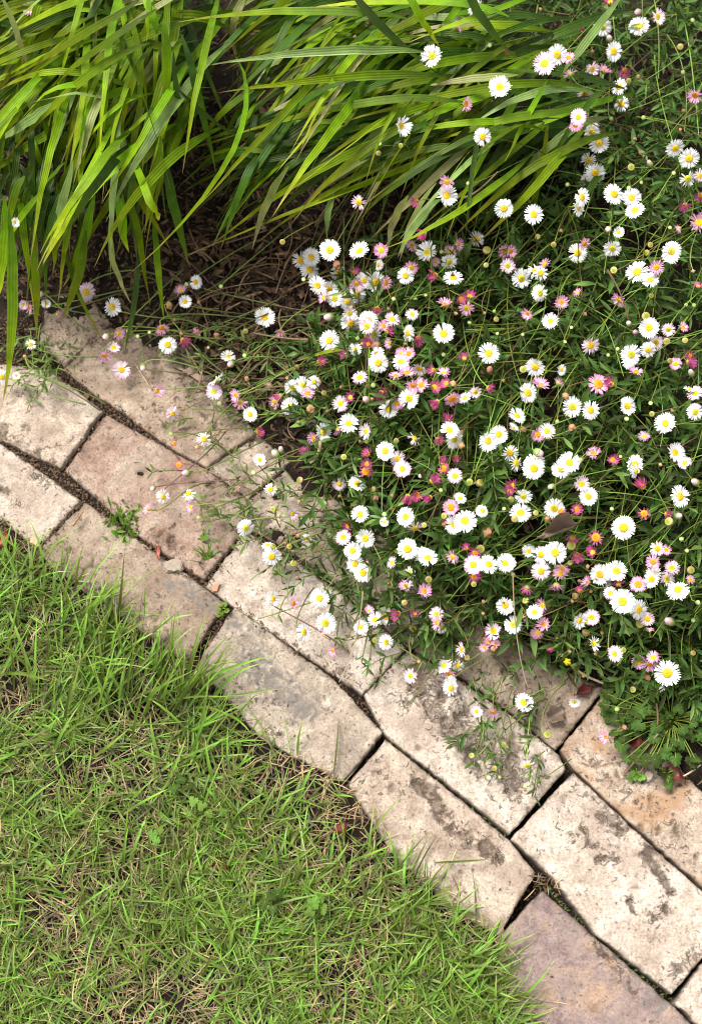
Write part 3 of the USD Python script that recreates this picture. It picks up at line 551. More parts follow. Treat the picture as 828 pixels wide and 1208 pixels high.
# ------------------------------------------------------------------ long-leaved grass clumps
LPROF = np.array([0.16, 0.50, 0.80, 0.96, 1.0, 0.97, 0.86, 0.68, 0.45, 0.22, 0.02])
def long_leaf(parent, b, c, t, w, mat, rng, twist=None, out=None):
    """b, c, t: (px, py, z) of base, control and tip."""
    P = bez(at(*b), at(*c), at(*t), K=11)
    P = P + np.cumsum(rng.normal(0, 0.0006, P.shape), 0)
    T = nrm(np.gradient(P, axis=0))
    cam = nrm(EYE - P)
    up = nrm(np.array([0, 0, 1.0]) * 0.7 + cam * 0.5 + rng.normal(0, 0.28, 3))
    side = nrm(np.cross(T, up)); u = nrm(np.cross(side, T))
    tw = np.linspace(0, 1, 11)[:, None] * (rng.normal(0, 0.7) if twist is None else twist)
    side, u = side * np.cos(tw) + u * np.sin(tw), u * np.cos(tw) - side * np.sin(tw)
    wm = w * 0.78 * depth(P[5]) / FPX
    V, F, al, ac = strips(P[None], side[None], u[None], [wm], LPROF, rng.uniform(0.05, 0.22))
    vary = np.full(len(al), rng.random())
    # tips die back on some leaves
    al = np.clip(al ** rng.uniform(0.8, 1.6) + rng.uniform(-0.05, 0.04), 0, 1)
    if out is not None: out.append((V[0], al, ac, vary)); out_f[0] = F; return
    obj('leaf', V[0], F, M[mat], parent, pv={'along': al, 'across': ac, 'vary': vary})

out_f = [None]
def under_leaves(parent, out, mat):
    V = np.stack([o[0] for o in out]); VV, FF = join(V, out_f[0])
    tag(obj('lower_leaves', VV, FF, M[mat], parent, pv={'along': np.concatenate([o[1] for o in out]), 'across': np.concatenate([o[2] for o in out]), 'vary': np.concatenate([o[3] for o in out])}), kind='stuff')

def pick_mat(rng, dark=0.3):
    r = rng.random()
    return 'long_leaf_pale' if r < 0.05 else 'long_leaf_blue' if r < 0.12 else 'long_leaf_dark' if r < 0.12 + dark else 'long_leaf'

def pocket(x, y, t):
    f = lambda x, y: ((x - 226 - (y - 110) * 0.06) / 34) ** 2 + ((y - 120) / 125) ** 2 < 1
    return f(x, y) or f(*t)

def build_clumps():
    rng = np.random.default_rng(31)
    A = thing('hakone_grass', 'long-leaved bright green clump drooping over the edging in the top left corner', 'ornamental grass')
    hero = [((192, 22, .30), (196, 60, .30), (190, 172, .17), 14, 'long_leaf'), ((176, 50, .28), (95, 70, .28), (0, 194, .14), 14, 'long_leaf'),
            ((120, 155, .22), (150, 205, .19), (204, 297, .08), 15, 'long_leaf'), ((190, 160, .24), (185, 210, .22), (166, 276, .11), 13, 'long_leaf'), ((98, 132, .25), (95, 190, .2), (89, 244, .14), 17, 'long_leaf'),
            ((213, 40, .28), (232, 110, .26), (252, 207, .12), 13, 'long_leaf_dark'), ((178, 55, .27), (150, 100, .27), (140, 182, .15), 12, 'long_leaf'),
            ((165, 0, .3), (100, 45, .29), (-10, 105, .18), 15, 'long_leaf'), ((150, -20, .3), (80, 5, .3), (-20, 60, .2), 15, 'long_leaf'), ((185, 10, .3), (110, 60, .3), (36, 130, .17), 14, 'long_leaf'),
            ((60, 120, .26), (30, 150, .22), (-12, 170, .15), 15, 'long_leaf_blue'), ((85, 190, .22), (80, 270, .18), (34, 345, .06), 16, 'long_leaf_blue'), ((110, 230, .18), (98, 290, .14), (72, 340, .07), 15, 'long_leaf'),
            ((75, 240, .18), (62, 270, .15), (65, 330, .07), 17, 'long_leaf'), ((100, 270, .17), (98, 330, .12), (70, 382, .04), 14, 'long_leaf'), ((150, 210, .2), (165, 300, .13), (178, 357, .03), 13, 'long_leaf'),
            ((140, 190, .2), (140, 280, .15), (148, 300, .10), 15, 'long_leaf'), ((10, 250, .2), (22, 350, .12), (2, 480, .04), 17, 'long_leaf'), ((5, 230, .2), (15, 300, .15), (-5, 380, .07), 16, 'long_leaf'),
            ((68, 215, .18), (72, 320, .10), (128, 410, .02), 10, 'long_leaf'), ((182, 250, .13), (183, 320, .08), (192, 380, .02), 12, 'long_leaf'), ((195, 180, .2), (205, 260, .14), (223, 315, .06), 16, 'long_leaf_dark'),
            ((165, 280, .12), (162, 360, .06), (150, 418, .02), 9, 'long_leaf_dark'), ((40, 260, .17), (45, 340, .1), (44, 400, .04), 12, 'long_leaf'), ((130, 250, .17), (128, 320, .1), (157, 358, .03), 9, 'long_leaf_pale'),
            ((210, 105, .25), (245, 150, .22), (312, 178, .12), 12, 'long_leaf_dark'), ((206, 60, .27), (205, 120, .25), (215, 160, .18), 9, 'long_leaf_dark'), ((185, 40, .28), (178, 20, .3), (160, -20, .3), 13, 'long_leaf'),
            ((0, -10, .28), (25, 45, .26), (36, 90, .2), 9, 'long_leaf_pale'), ((178, -20, .3), (176, 20, .3), (170, 52, .27), 8, 'long_leaf'), ((240, -20, .3), (150, 20, .3), (110, 75, .24), 9, 'long_leaf_pale')]
    for b, c, t, w, mt in hero: long_leaf(A, b, c, t, w, mt, rng, rng.normal(0, 0.25))
    lo = []
    for i in range(520):
        low = i < 300
        bx, by = rng.normal(162, 55), rng.normal(5, 62)
        ang = np.radians(rng.triangular(-150, -115, -58) if rng.random() < 0.5 else rng.uniform(-192, -132))
        L = rng.uniform(110, 260) * (0.8 if low else 1)
        e = np.array([math.cos(ang), -math.sin(ang)]) * L
        z0 = rng.uniform(0.08, 0.2) if low else rng.uniform(0.2, 0.3)
        t = np.array([bx, by]) + e + [0, rng.uniform(0, 60)]
        if t[1] > 380 or (t[1] > 330 and t[0] > 60): t[1] = rng.uniform(200, 330)
        if t[0] > 232 and t[1] > 190: t[0] = rng.uniform(150, 232)
        c = np.array([bx, by]) + e * 0.55 + rng.normal(0, 14, 2) + [0, -34]
        if rng.random() < 0.85 and pocket(*((c + t) / 2), t): continue
        zt = max(0.03, z0 - rng.uniform(0.08, 0.2))
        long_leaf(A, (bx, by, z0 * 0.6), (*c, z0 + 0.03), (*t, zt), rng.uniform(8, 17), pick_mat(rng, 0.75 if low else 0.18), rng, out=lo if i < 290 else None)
    for i in range(70):
        x, y = rng.uniform(-25, 110), rng.uniform(110, 235)
        L = rng.uniform(80, 165); a = math.radians(rng.normal(-98, 15))
        t = (x + math.cos(a) * L, min(y - math.sin(a) * L, 385))
        long_leaf(A, (x, y, rng.uniform(.12, .2)), (x + math.cos(a) * L * .4, y + 20, rng.uniform(.16, .22)), (*t, rng.uniform(.03, .08)), rng.uniform(8, 15), pick_mat(rng, 0.35), rng, out=lo if i % 2 else None)
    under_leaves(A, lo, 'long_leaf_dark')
    B = thing('hakone_grass', 'darker long-leaved clump sweeping left across the top centre, mixed with fleabane flowers', 'ornamental grass')
    hero = [((692, 103, .2), (600, 80, .24), (385, 148, .2), 13, 'long_leaf'), ((690, 128, .2), (590, 135, .22), (520, 165, .18), 15, 'long_leaf'), ((700, 110, .18), (640, 85, .24), (560, 150, .2), 13, 'long_leaf_blue'),
            ((692, 118, .19), (560, 165, .22), (210, 300, .05), 13, 'long_leaf'), ((610, 88, .22), (560, 92, .22), (495, 101, .2), 12, 'long_leaf_pale'), ((645, 92, .23), (620, 140, .2), (592, 192, .17), 9, 'long_leaf'),
            ((735, -10, .24), (680, 60, .24), (660, 90, .2), 13, 'long_leaf_blue'), ((620, 260, .05), (640, 200, .12), (648, 120, .15), 12, 'long_leaf'), ((575, 150, .18), (520, 200, .18), (437, 280, .10), 12, 'long_leaf_pale'),
            ((520, 235, .16), (490, 255, .16), (468, 306, .11), 15, 'long_leaf_blue'), ((482, 232, .17), (462, 255, .15), (456, 302, .08), 13, 'long_leaf_pale'), ((515, 215, .17), (480, 255, .15), (470, 310, .1), 9, 'long_leaf_pale'),
            ((520, 90, .24), (440, 80, .26), (255, 112, .18), 14, 'long_leaf'), ((500, 60, .25), (420, 50, .27), (240, 77, .2), 14, 'long_leaf_blue'), ((480, 20, .26), (380, 0, .28), (200, 22, .22), 14, 'long_leaf'),
            ((550, 120, .22), (440, 100, .25), (262, 165, .14), 14, 'long_leaf'), ((530, 150, .2), (420, 140, .22), (240, 292, .06), 13, 'long_leaf'), ((570, 170, .19), (450, 170, .2), (300, 290, .06), 13, 'long_leaf'),
            ((420, 95, .24), (350, 100, .24), (258, 240, .08), 12, 'long_leaf_dark'), ((470, 180, .18), (400, 190, .18), (345, 255, .09), 11, 'long_leaf_pale'), ((340, 195, .18), (310, 240, .14), (298, 298, .07), 12, 'long_leaf_pale'),
            ((395, 225, .14), (385, 250, .12), (388, 285, .07), 12, 'long_leaf_blue'), ((600, 20, .26), (520, -20, .28), (340, 15, .22), 14, 'long_leaf'), ((410, -20, .28), (440, 30, .28), (520, 90, .2), 14, 'long_leaf_dark'),
            ((545, -30, .28), (560, 20, .28), (610, 75, .2), 15, 'long_leaf_dark'), ((470, -30, .28), (490, 20, .28), (520, 60, .2), 12, 'long_leaf'), ((640, -10, .25), (560, 20, .27), (480, 50, .22), 9, 'long_leaf'),
            ((480, 410, .03), (420, 395, .08), (342, 428, .04), 11, 'long_leaf')]
    for b, c, t, w, mt in hero: long_leaf(B, b, c, t, w, mt, rng, rng.normal(0, 0.25))
    lo = []
    for i in range(540):
        low = i < 300
        u = rng.random()
        bx, by = 400 + 290 * u + rng.normal(0, 35), -40 + 190 * u * rng.uniform(0.5, 1.1) + rng.normal(0, 30)
        ang = np.radians(rng.normal(203, 21))
        L = rng.uniform(130, 290) * (0.8 if low else 1)
        e = np.array([math.cos(ang), -math.sin(ang)]) * L
        z0 = rng.uniform(0.08, 0.17) if low else rng.uniform(0.16, 0.25)
        t = np.array([bx, by]) + e + [0, rng.uniform(0, 50)]
        if t[1] > 305: t[1] = rng.uniform(235, 302)
        if t[0] < 225: t[0] = rng.uniform(215, 290)
        c = np.array([bx, by]) + e * 0.5 + rng.normal(0, 14, 2) + [0, -30]
        if rng.random() < 0.85 and pocket(*((c + t) / 2), t): continue
        zt = max(0.03, z0 - rng.uniform(0.05, 0.14))
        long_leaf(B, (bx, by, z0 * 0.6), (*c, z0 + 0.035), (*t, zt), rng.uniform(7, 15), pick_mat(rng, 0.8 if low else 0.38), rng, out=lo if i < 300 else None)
    for i in range(46):
        bx, by = rng.uniform(300, 520), rng.uniform(60, 190)
        tx, ty = rng.uniform(205, 300), rng.uniform(130, 300)
        if ty < by: ty = by + rng.uniform(10, 60)
        long_leaf(B, (bx, by, .15), ((bx + tx) / 2, (by + ty) / 2 - 30, .2), (tx, ty, rng.uniform(.04, .09)), rng.uniform(8, 14), pick_mat(rng, 0.5), rng, out=lo if i % 2 else None)
    under_leaves(B, lo, 'long_leaf_dark')
build_clumps()

# ------------------------------------------------------------------ fleabane
# heads read off the photograph: tile origin, then type u,v[:radius in px][@facing in degrees]; u, v are 4.14 to the pixel
HEADS = {
 (400, 0): 'W668,40 K440,43 P578,128 W455,273:13 P618,505@0 W785,425:13 W300,612 D140,110 D77,178 D748,496 G683,413:3 G735,218:3 M822,262',
 (628, 0): 'D40,42 D385,45 M380,10 M225,152@330 W343,128 K515,57:5 W520,125 B610,80@0 D110,118 D48,192 K375,185 W395,248@0 D293,250 W60,308:14 W120,265 P175,280 B290,335 P348,345 D385,348 D515,372 M450,342@270 G470,392 W425,422 w432,505 w255,455 P795,462@240 G722,225 G735,350:3 G782,95:3 G300,508:3 G542,572:3 G385,577:3 D312,568 D738,538 W225,570 P210,605 W285,610 P185,360',
 (400, 150): 'G193,125 G300,88 G197,78:3 W293,10 W700,45 P528,265@240 W523,333 M378,360@200 w97,365@250 M415,515@220 P358,572@230 W100,605 P205,600 W430,610 P580,570@10 w670,545 G722,598:6 W805,395 D775,322 D730,420 G628,272:2.5 P810,605 P540,610 G500,608:3',
 (628, 150): 'P205,0 W290,20 W325,75@300 D218,103 G112,190 D388,158 w275,160 W305,220@330 w275,265 G170,278:3 G482,193:5 K573,175 W398,325:13 W485,343 W500,405 W225,390 W240,340 W697,100@300 W765,150 B815,235@0 W5,425 W420,512:7 K370,498 P253,568@330 W390,590@270 W220,612 G103,573 D140,505 D527,125 D500,57 D722,10 M745,380@250 P718,492:6 P812,465:12 W680,605 G577,573 G557,612 G25,533:4 M820,330@250 w757,250 G532,268:2.5 G470,295:3 G690,222:3 G672,488:3',
 (300, 270): 'w225,150 W278,137 W368,102:13 W515,120@30 P612,107@300 G138,62:4 W608,175:7 W270,200 M488,212@60 w410,215 M440,252 P500,265 W535,250 W593,260:13 P640,262 W738,228 P765,190 W307,277 W365,290 P435,310 W500,317 P340,335@150 W392,338 W455,355 W50,432 K365,432:6 B465,410 W470,460 M600,388@250 W555,445 B550,475 P630,475 B672,442 B770,418 G785,347:3.5 D475,382 D655,390 W585,515@0 G555,515:6 M655,500 W368,545:13 W492,588:8 G285,600 D385,590 M560,562 D593,570:6 P660,558:7 D737,562 W750,508 M800,533 W600,612 P755,608 P720,610 G505,535:3 D525,560 M450,615:7 D405,175:5 P125,500@240:6 G240,245:3 G680,340:3',
 (464, 270): 'M155,22@60 P100,72 W165,123 W272,160 P315,72@0 w400,55 G458,100:6 G452,175 P572,108 B558,180:9 G782,75:5 W625,240@300 P740,172 w693,205 W60,230 M205,225@200 W292,240 W715,312@20 M330,340 M372,328 P358,385 P250,368 D305,412 D445,410 G492,402:2.5 G503,440:4 G507,510:2.5 G105,347:3.5 G372,455:3 W768,450:10 P655,412:7 P820,358 B95,418 W75,512 M122,530 D58,562 W245,512:13 W465,608:13 G632,515:2.5 G158,322:2.5 P85,605 G232,115:4 P205,160:6 D598,200 P268,100:6 P85,180',
 (628, 270): 'G575,77 G557,122 W672,137 W512,210:14 P605,185 W575,248 G397,200:5 W390,97@20 W218,118@300 P255,72 G105,75 B55,175 W40,318@0 P160,358 P220,310@110:6 W90,452:10 B283,567:11@330 G555,425:6 W570,482 K470,460 K503,505 B665,490@270 W565,590 B605,555 G655,548:5 G745,543 P425,345:10 D785,205 M810,280@90:6 G580,325 G790,372:3 G750,370:2.5 G415,585:3 G160,550:2.5 D257,415 P735,480:7 W480,612 W415,15:6 G190,480:2.5 M770,617:7 G235,157:2.5 w40,215',
 (100, 320): 'W5,100@340 W132,173@0 K105,318 P165,303@320:8 B140,372@60:8 P97,410@260:8 W180,480:11 K285,468@270 W405,358:11 P375,275@300:9 M480,335@320:8 W540,52:9@20 P470,95@130:8 W490,148:8 G497,62:3 G665,72:3 G212,290:3 G258,317:3 G315,297:2.5 D415,165:4 D557,150 D440,235 D470,303 D440,320 D645,312:3.5 G785,293:4 W700,417@90:9 K713,452:5 W645,530:12 W630,590:10 P353,583@0:8 P740,605@190 G780,410:3 G603,372:2 P550,300@200:7',
 (300, 400): 'G285,62 M318,110@30 G208,138:4 M455,92 W605,115 B650,25 B755,85 W715,110 B805,143 P690,180 P745,165 B515,188 M470,283 M655,240 M620,262@230 W755,290 W655,340 B420,315 P695,312 W240,225:11 W290,210:8 W190,240 P260,265 M130,275 P100,305@220 W175,330 M20,455@10 D103,340 G340,262 D322,212 D160,190 D275,340:5 P270,395@220 W335,455:12 P290,485@200 P412,442 W460,412 B545,450 w783,485 G693,497 W640,547 M555,562 B700,585 M550,610 G437,575 G548,500:3 M250,560:8 W25,590:8@40 K103,560:5 K130,540:4 D217,405 D357,350 D545,232 K547,295:5 D575,292 D425,235 G580,225:3.5 D515,500 P775,225 P815,225',
 (464, 400): 'B75,88 W35,105 B125,145 P15,185 P65,175 B95,225 B155,228@300:10 M195,152@200 P245,165 M260,215 M200,235 M345,95@100:7 W465,88:14@80 G633,147:5 W693,135 P715,225:11 W655,262 W820,150:7 P805,215 W350,287:9 B400,258:8@300 M465,237 Q288,290@290:11 M215,305@210 W75,298 P20,320 M265,400@100 W275,445@90 W297,490:12@320 W515,465 W462,498:12 W603,375 W585,435:7 D635,440:3.5 B750,450 P705,465 w100,490 M215,490:7 G15,497 w570,555 w600,605 K708,555:6 W690,605:13 D470,148:4 D537,203 D293,218:4 D333,453 M308,573:6 D330,520:4 G245,75:3 D180,72:4 M240,605:6 P20,590 G800,402:3 w185,50',
 (628, 400): 'W478,105:11 P505,160@80 Q320,220:13 M385,220@150:8 W465,325@200 W197,330:13 W283,347 W567,62 B610,20 M765,110:9 W765,245:7 B795,265 W795,355 W650,412:13 G583,365:4 G672,105:4 P700,120 W145,150:7 P130,215 D160,275:4 D192,430:4 P545,475@80 W695,555@20 P300,560 M392,590 B745,605 W500,612 G460,388:3.5 D683,350 G577,312:3 W180,605:13 K775,165 G370,77:2.5 G415,45:3 P20,460 P70,450 G118,402:3 G235,590:3',
 (300, 530): 'M555,25 W637,10 B695,55 W722,97 R545,108 W415,168:9 W500,168:11 K812,130:3.5 D415,230 D592,240:3.5 G365,230 B185,315@330:8 D218,255 M795,222 M750,230 W517,317:11 G635,318:3.5 W635,355:6 W740,330 w785,385 M455,375 B435,430 W543,435:12 W480,495:11 W492,560:11 W530,605 W748,487:13 B675,555:8 w757,605 W85,525:12 W65,470:8 G93,472:4 G172,475:4 G190,557:4.5 W255,443:8@0 D213,422 D155,460:2.5 w80,195:8 G222,150:5 D350,170 W820,520 D670,290 D487,275 G580,195:4 D605,240 D672,225 D552,553 G345,265:3',
 (464, 530): 'P20,50 W45,95 R245,95 B300,130 M190,155 M118,220 M68,230 M180,235@200 W325,240:8 Q280,283:10 W62,330 w100,380 G150,370 G372,160:5 G425,162:5.5 M580,175 M565,205:7 W635,230@280 G575,245:4.5 W620,312:13 G592,340:5 W685,93:14 K710,20:6 K770,182@200 W785,290 R815,300 W295,370 W350,350:15 W435,300:8 G247,325:4.5 M245,365:5 D460,405:6 M355,485@100:6 G425,487:6 M400,505:8 W70,487:13 W168,532:12 P290,525 W390,565 W465,562:12 W545,558 W85,605 P0,555 W660,500:9 W720,515 W790,505:14 W720,595 G695,310:4 G788,347:4 D750,340:3.5 G130,130:3.5 w575,15 M315,35:6 P825,580 G540,290:3 G232,200:3 W820,95',
 (628, 530): 'W5,92 K35,20 W180,77:13 P300,30 R392,57:9 W507,107:9 W697,25 B745,72 M540,183:9 B240,170 W272,230 K95,183 W110,290 R148,305:10 M218,290 K795,160:5 W720,230:14 R545,315:8 M655,318:8 K712,325:5 G665,352:6 W445,383:15 R310,432:10 M195,430:8 G190,470:6.5 M215,515:9 M295,505:8 W105,508:13 W50,515 W40,595 M165,570:8 G183,555:4 W410,595:13 W365,600 B610,485 P590,550 B680,583 G775,590:5.5 w590,607 W330,612 G105,350:4 D72,343:3 G15,312:4 D625,75 G727,437:3.5 P655,490:7 G388,290:3 D270,572 G755,495:3 G430,35:2.5 P135,610',
 (300, 660): 'W90,192:10 P190,215@0:8 W318,190:12 W347,312:13 W243,357:11 W530,85:11 P560,250:6 W640,280:12 B590,295 M703,265@200 G733,210:4.5 W520,330:9 W643,405:10@20 G588,395:4 G775,337:5.5 M785,265:6 P385,445@200:8 K12,292:3 B765,570@210:9 P335,370:4 D208,90 D708,312 D705,395 D803,500 P740,130 G662,128',
 (464, 660): 'G172,98:5 G172,128:4 P150,155 P60,130 B210,270 W240,335@340:8 M350,380 B335,440 B490,350:11 W548,225:11 W585,320:11 M655,137 G645,200:5 W690,260:10 P730,225@200 P705,360 P735,320 M775,430@200:7 W248,520:11 Q275,560@250:9 W272,605:10@330 G360,480:4 G393,122:4 M390,85 D437,265 D290,425:4 D487,437:3.5 D590,415 D715,400 D440,205 M440,390:6 P465,405:7 P500,415:6 P635,285:6 P795,125 D800,380 D820,468 P215,310 D30,312 D122,500 K585,75:3 P445,430:6 w315,520:8',
 (628, 660): 'W440,207:15 W518,245 B560,290:9 G525,315:6 Q515,122:10 P270,112 W340,107:12 W410,55:13 B380,165 M420,120:8 W580,97:11 B655,98 B680,42:11 W710,148:14 G775,52:5.5 P770,100:6 M228,155:6 P115,125:7 W228,300:11 W288,282:10 G257,298:4.5 G262,352:5.5 w300,412:10 B400,462@0:10 G445,443:4 M95,430@160:7 P522,500:9 P575,510:10 P590,480 W660,555:16 W610,605:13 K668,303:6 D455,330:4 D472,355:3.5 D308,462 D145,467 D182,452 D250,570 G205,180:5 D340,360 D315,203 D285,157 G785,457:4 G810,210:3.5 G785,300:3 P575,345:5 D195,205 D230,105',
 (464, 780): 'B90,70@200 K60,245:4 W280,133:10@340 W405,248:8@20 P487,250@270:9 W635,203:12 G382,462:4 G540,410:4 G493,525:4 K463,570:4 G518,567:3 w655,510@270:9 G643,612:3 G752,360:5.5',
 (628, 780): 'W205,200@280:7 G490,140:4.5 G413,237:3.5 P358,370@190:8 D250,75 D450,325:3 D562,78:4',
 (150, 420): 'W222,280@340:9 P515,190@190:9 P550,225@250:10 W600,285:9 w375,405:9 G450,232:3.5 D275,258 B648,505@60:7 G617,568:3.5 G213,380:3 D340,445:2.5 R230,425:5 D585,110:3 P690,140@240:6 P700,220@200:6',
 (150, 540): 'R255,35:7 K288,75:5 W175,190@0:9 P103,250@150:7 K125,150:4 P310,240@200:7 w300,175:9 G348,292:3 W580,343@310:11 D530,165 w700,155:9 G712,250:4',
 (0, 300): 'W405,175@60:9 P145,255@200:8 W112,245:6 W225,240:6 K200,192 w150,440:7 W10,598:9 W80,590:5 P280,293:5 D120,498:2',
 (0, 0): 'P145,42:8 W72,1085:6@0 G336,716:4',
}
MOUND = Polygon([(612, -60), (600, 60), (610, 180), (560, 250), (470, 290), (420, 330), (385, 385), (350, 450), (372, 520), (400, 560), (415, 620), (425, 690), (470, 730), (540, 748), (640, 765), (700, 795), (760, 800), (850, 830), (1000, 860), (1000, -60)])

def canopy(x, y):
    """Height of the foliage mound above the bed, in metres, by place in the photograph."""
    pt = shapely.points(np.c_[np.ravel(x), np.ravel(y)])
    d = shapely.distance(MOUND.exterior, pt) * np.where(shapely.contains(MOUND, pt), 1, -1)
    return 0.022 + 0.105 * np.clip(d / 190, 0, 1) ** 0.7

PLANTS = [
    ('fleabane with a few thin trailing stems lying across the reddish and brown stones at left', lambda x, y: x < 345 and y > 330 and not (x < 70)),
    ('fleabane with few small flowers peeping from under the bright long-leaved clump, left edge', lambda x, y: x < 345 and (y <= 330 or x < 70)),
    ('fleabane scattered with single white flowers among and above the sweeping long leaves, top', lambda x, y: y < 262),
    ('fleabane crowded with pink and magenta flowers, right beside the dark bark mulch', lambda x, y: x < 572 and y < 545),
    ('fleabane mainly white with dark green leaves, at the right edge above the curled brown leaf', lambda x, y: y < 610 and x >= 572),
    ('fleabane spilling white flowers onto the pale stones in the middle of the edging', lambda x, y: x < 600),
    ('fleabane whose largest white flowers hang above the lobed buttercup leaves, lower right', lambda x, y: True),
]
def which(x, y):
    return next(i for i, p in enumerate(PLANTS) if p[1](x, y))

heads = []
for (ox, oy), text in HEADS.items():
    for item in text.split():
        kind, rest = item[0], item[1:]
        ang = rad = None
        if '@' in rest:
            rest, s = rest.split('@'); 
            if ':' in s: s, r2 = s.split(':'); rad = float(r2)
            ang = float(s)
        if ':' in rest: rest, r2 = rest.split(':'); rad = float(r2)
        u, v = map(float, rest.split(','))
        x, y = ox + u / 4.14, oy + v / 4.14
        if any(math.hypot(x - h[1], y - h[2]) < (6 if kind in 'WwPBMQR' else 4.5) for h in heads): continue
        heads.append((kind, x, y, rad, ang))

DEFR = {'W': 12, 'w': 10.5, 'B': 9.5, 'P': 9, 'Q': 10, 'M': 8, 'R': 8.5, 'G': 4.2, 'K': 4.5, 'D': 2.2}
plants = [thing('fleabane', lab, 'flowering plant', 'fleabane plants in the bed behind the stone edging') for lab, _ in PLANTS]

def local(V, pos, n, a, b):
    return pos + V[:, :1] * a + V[:, 1:2] * b + V[:, 2:] * n

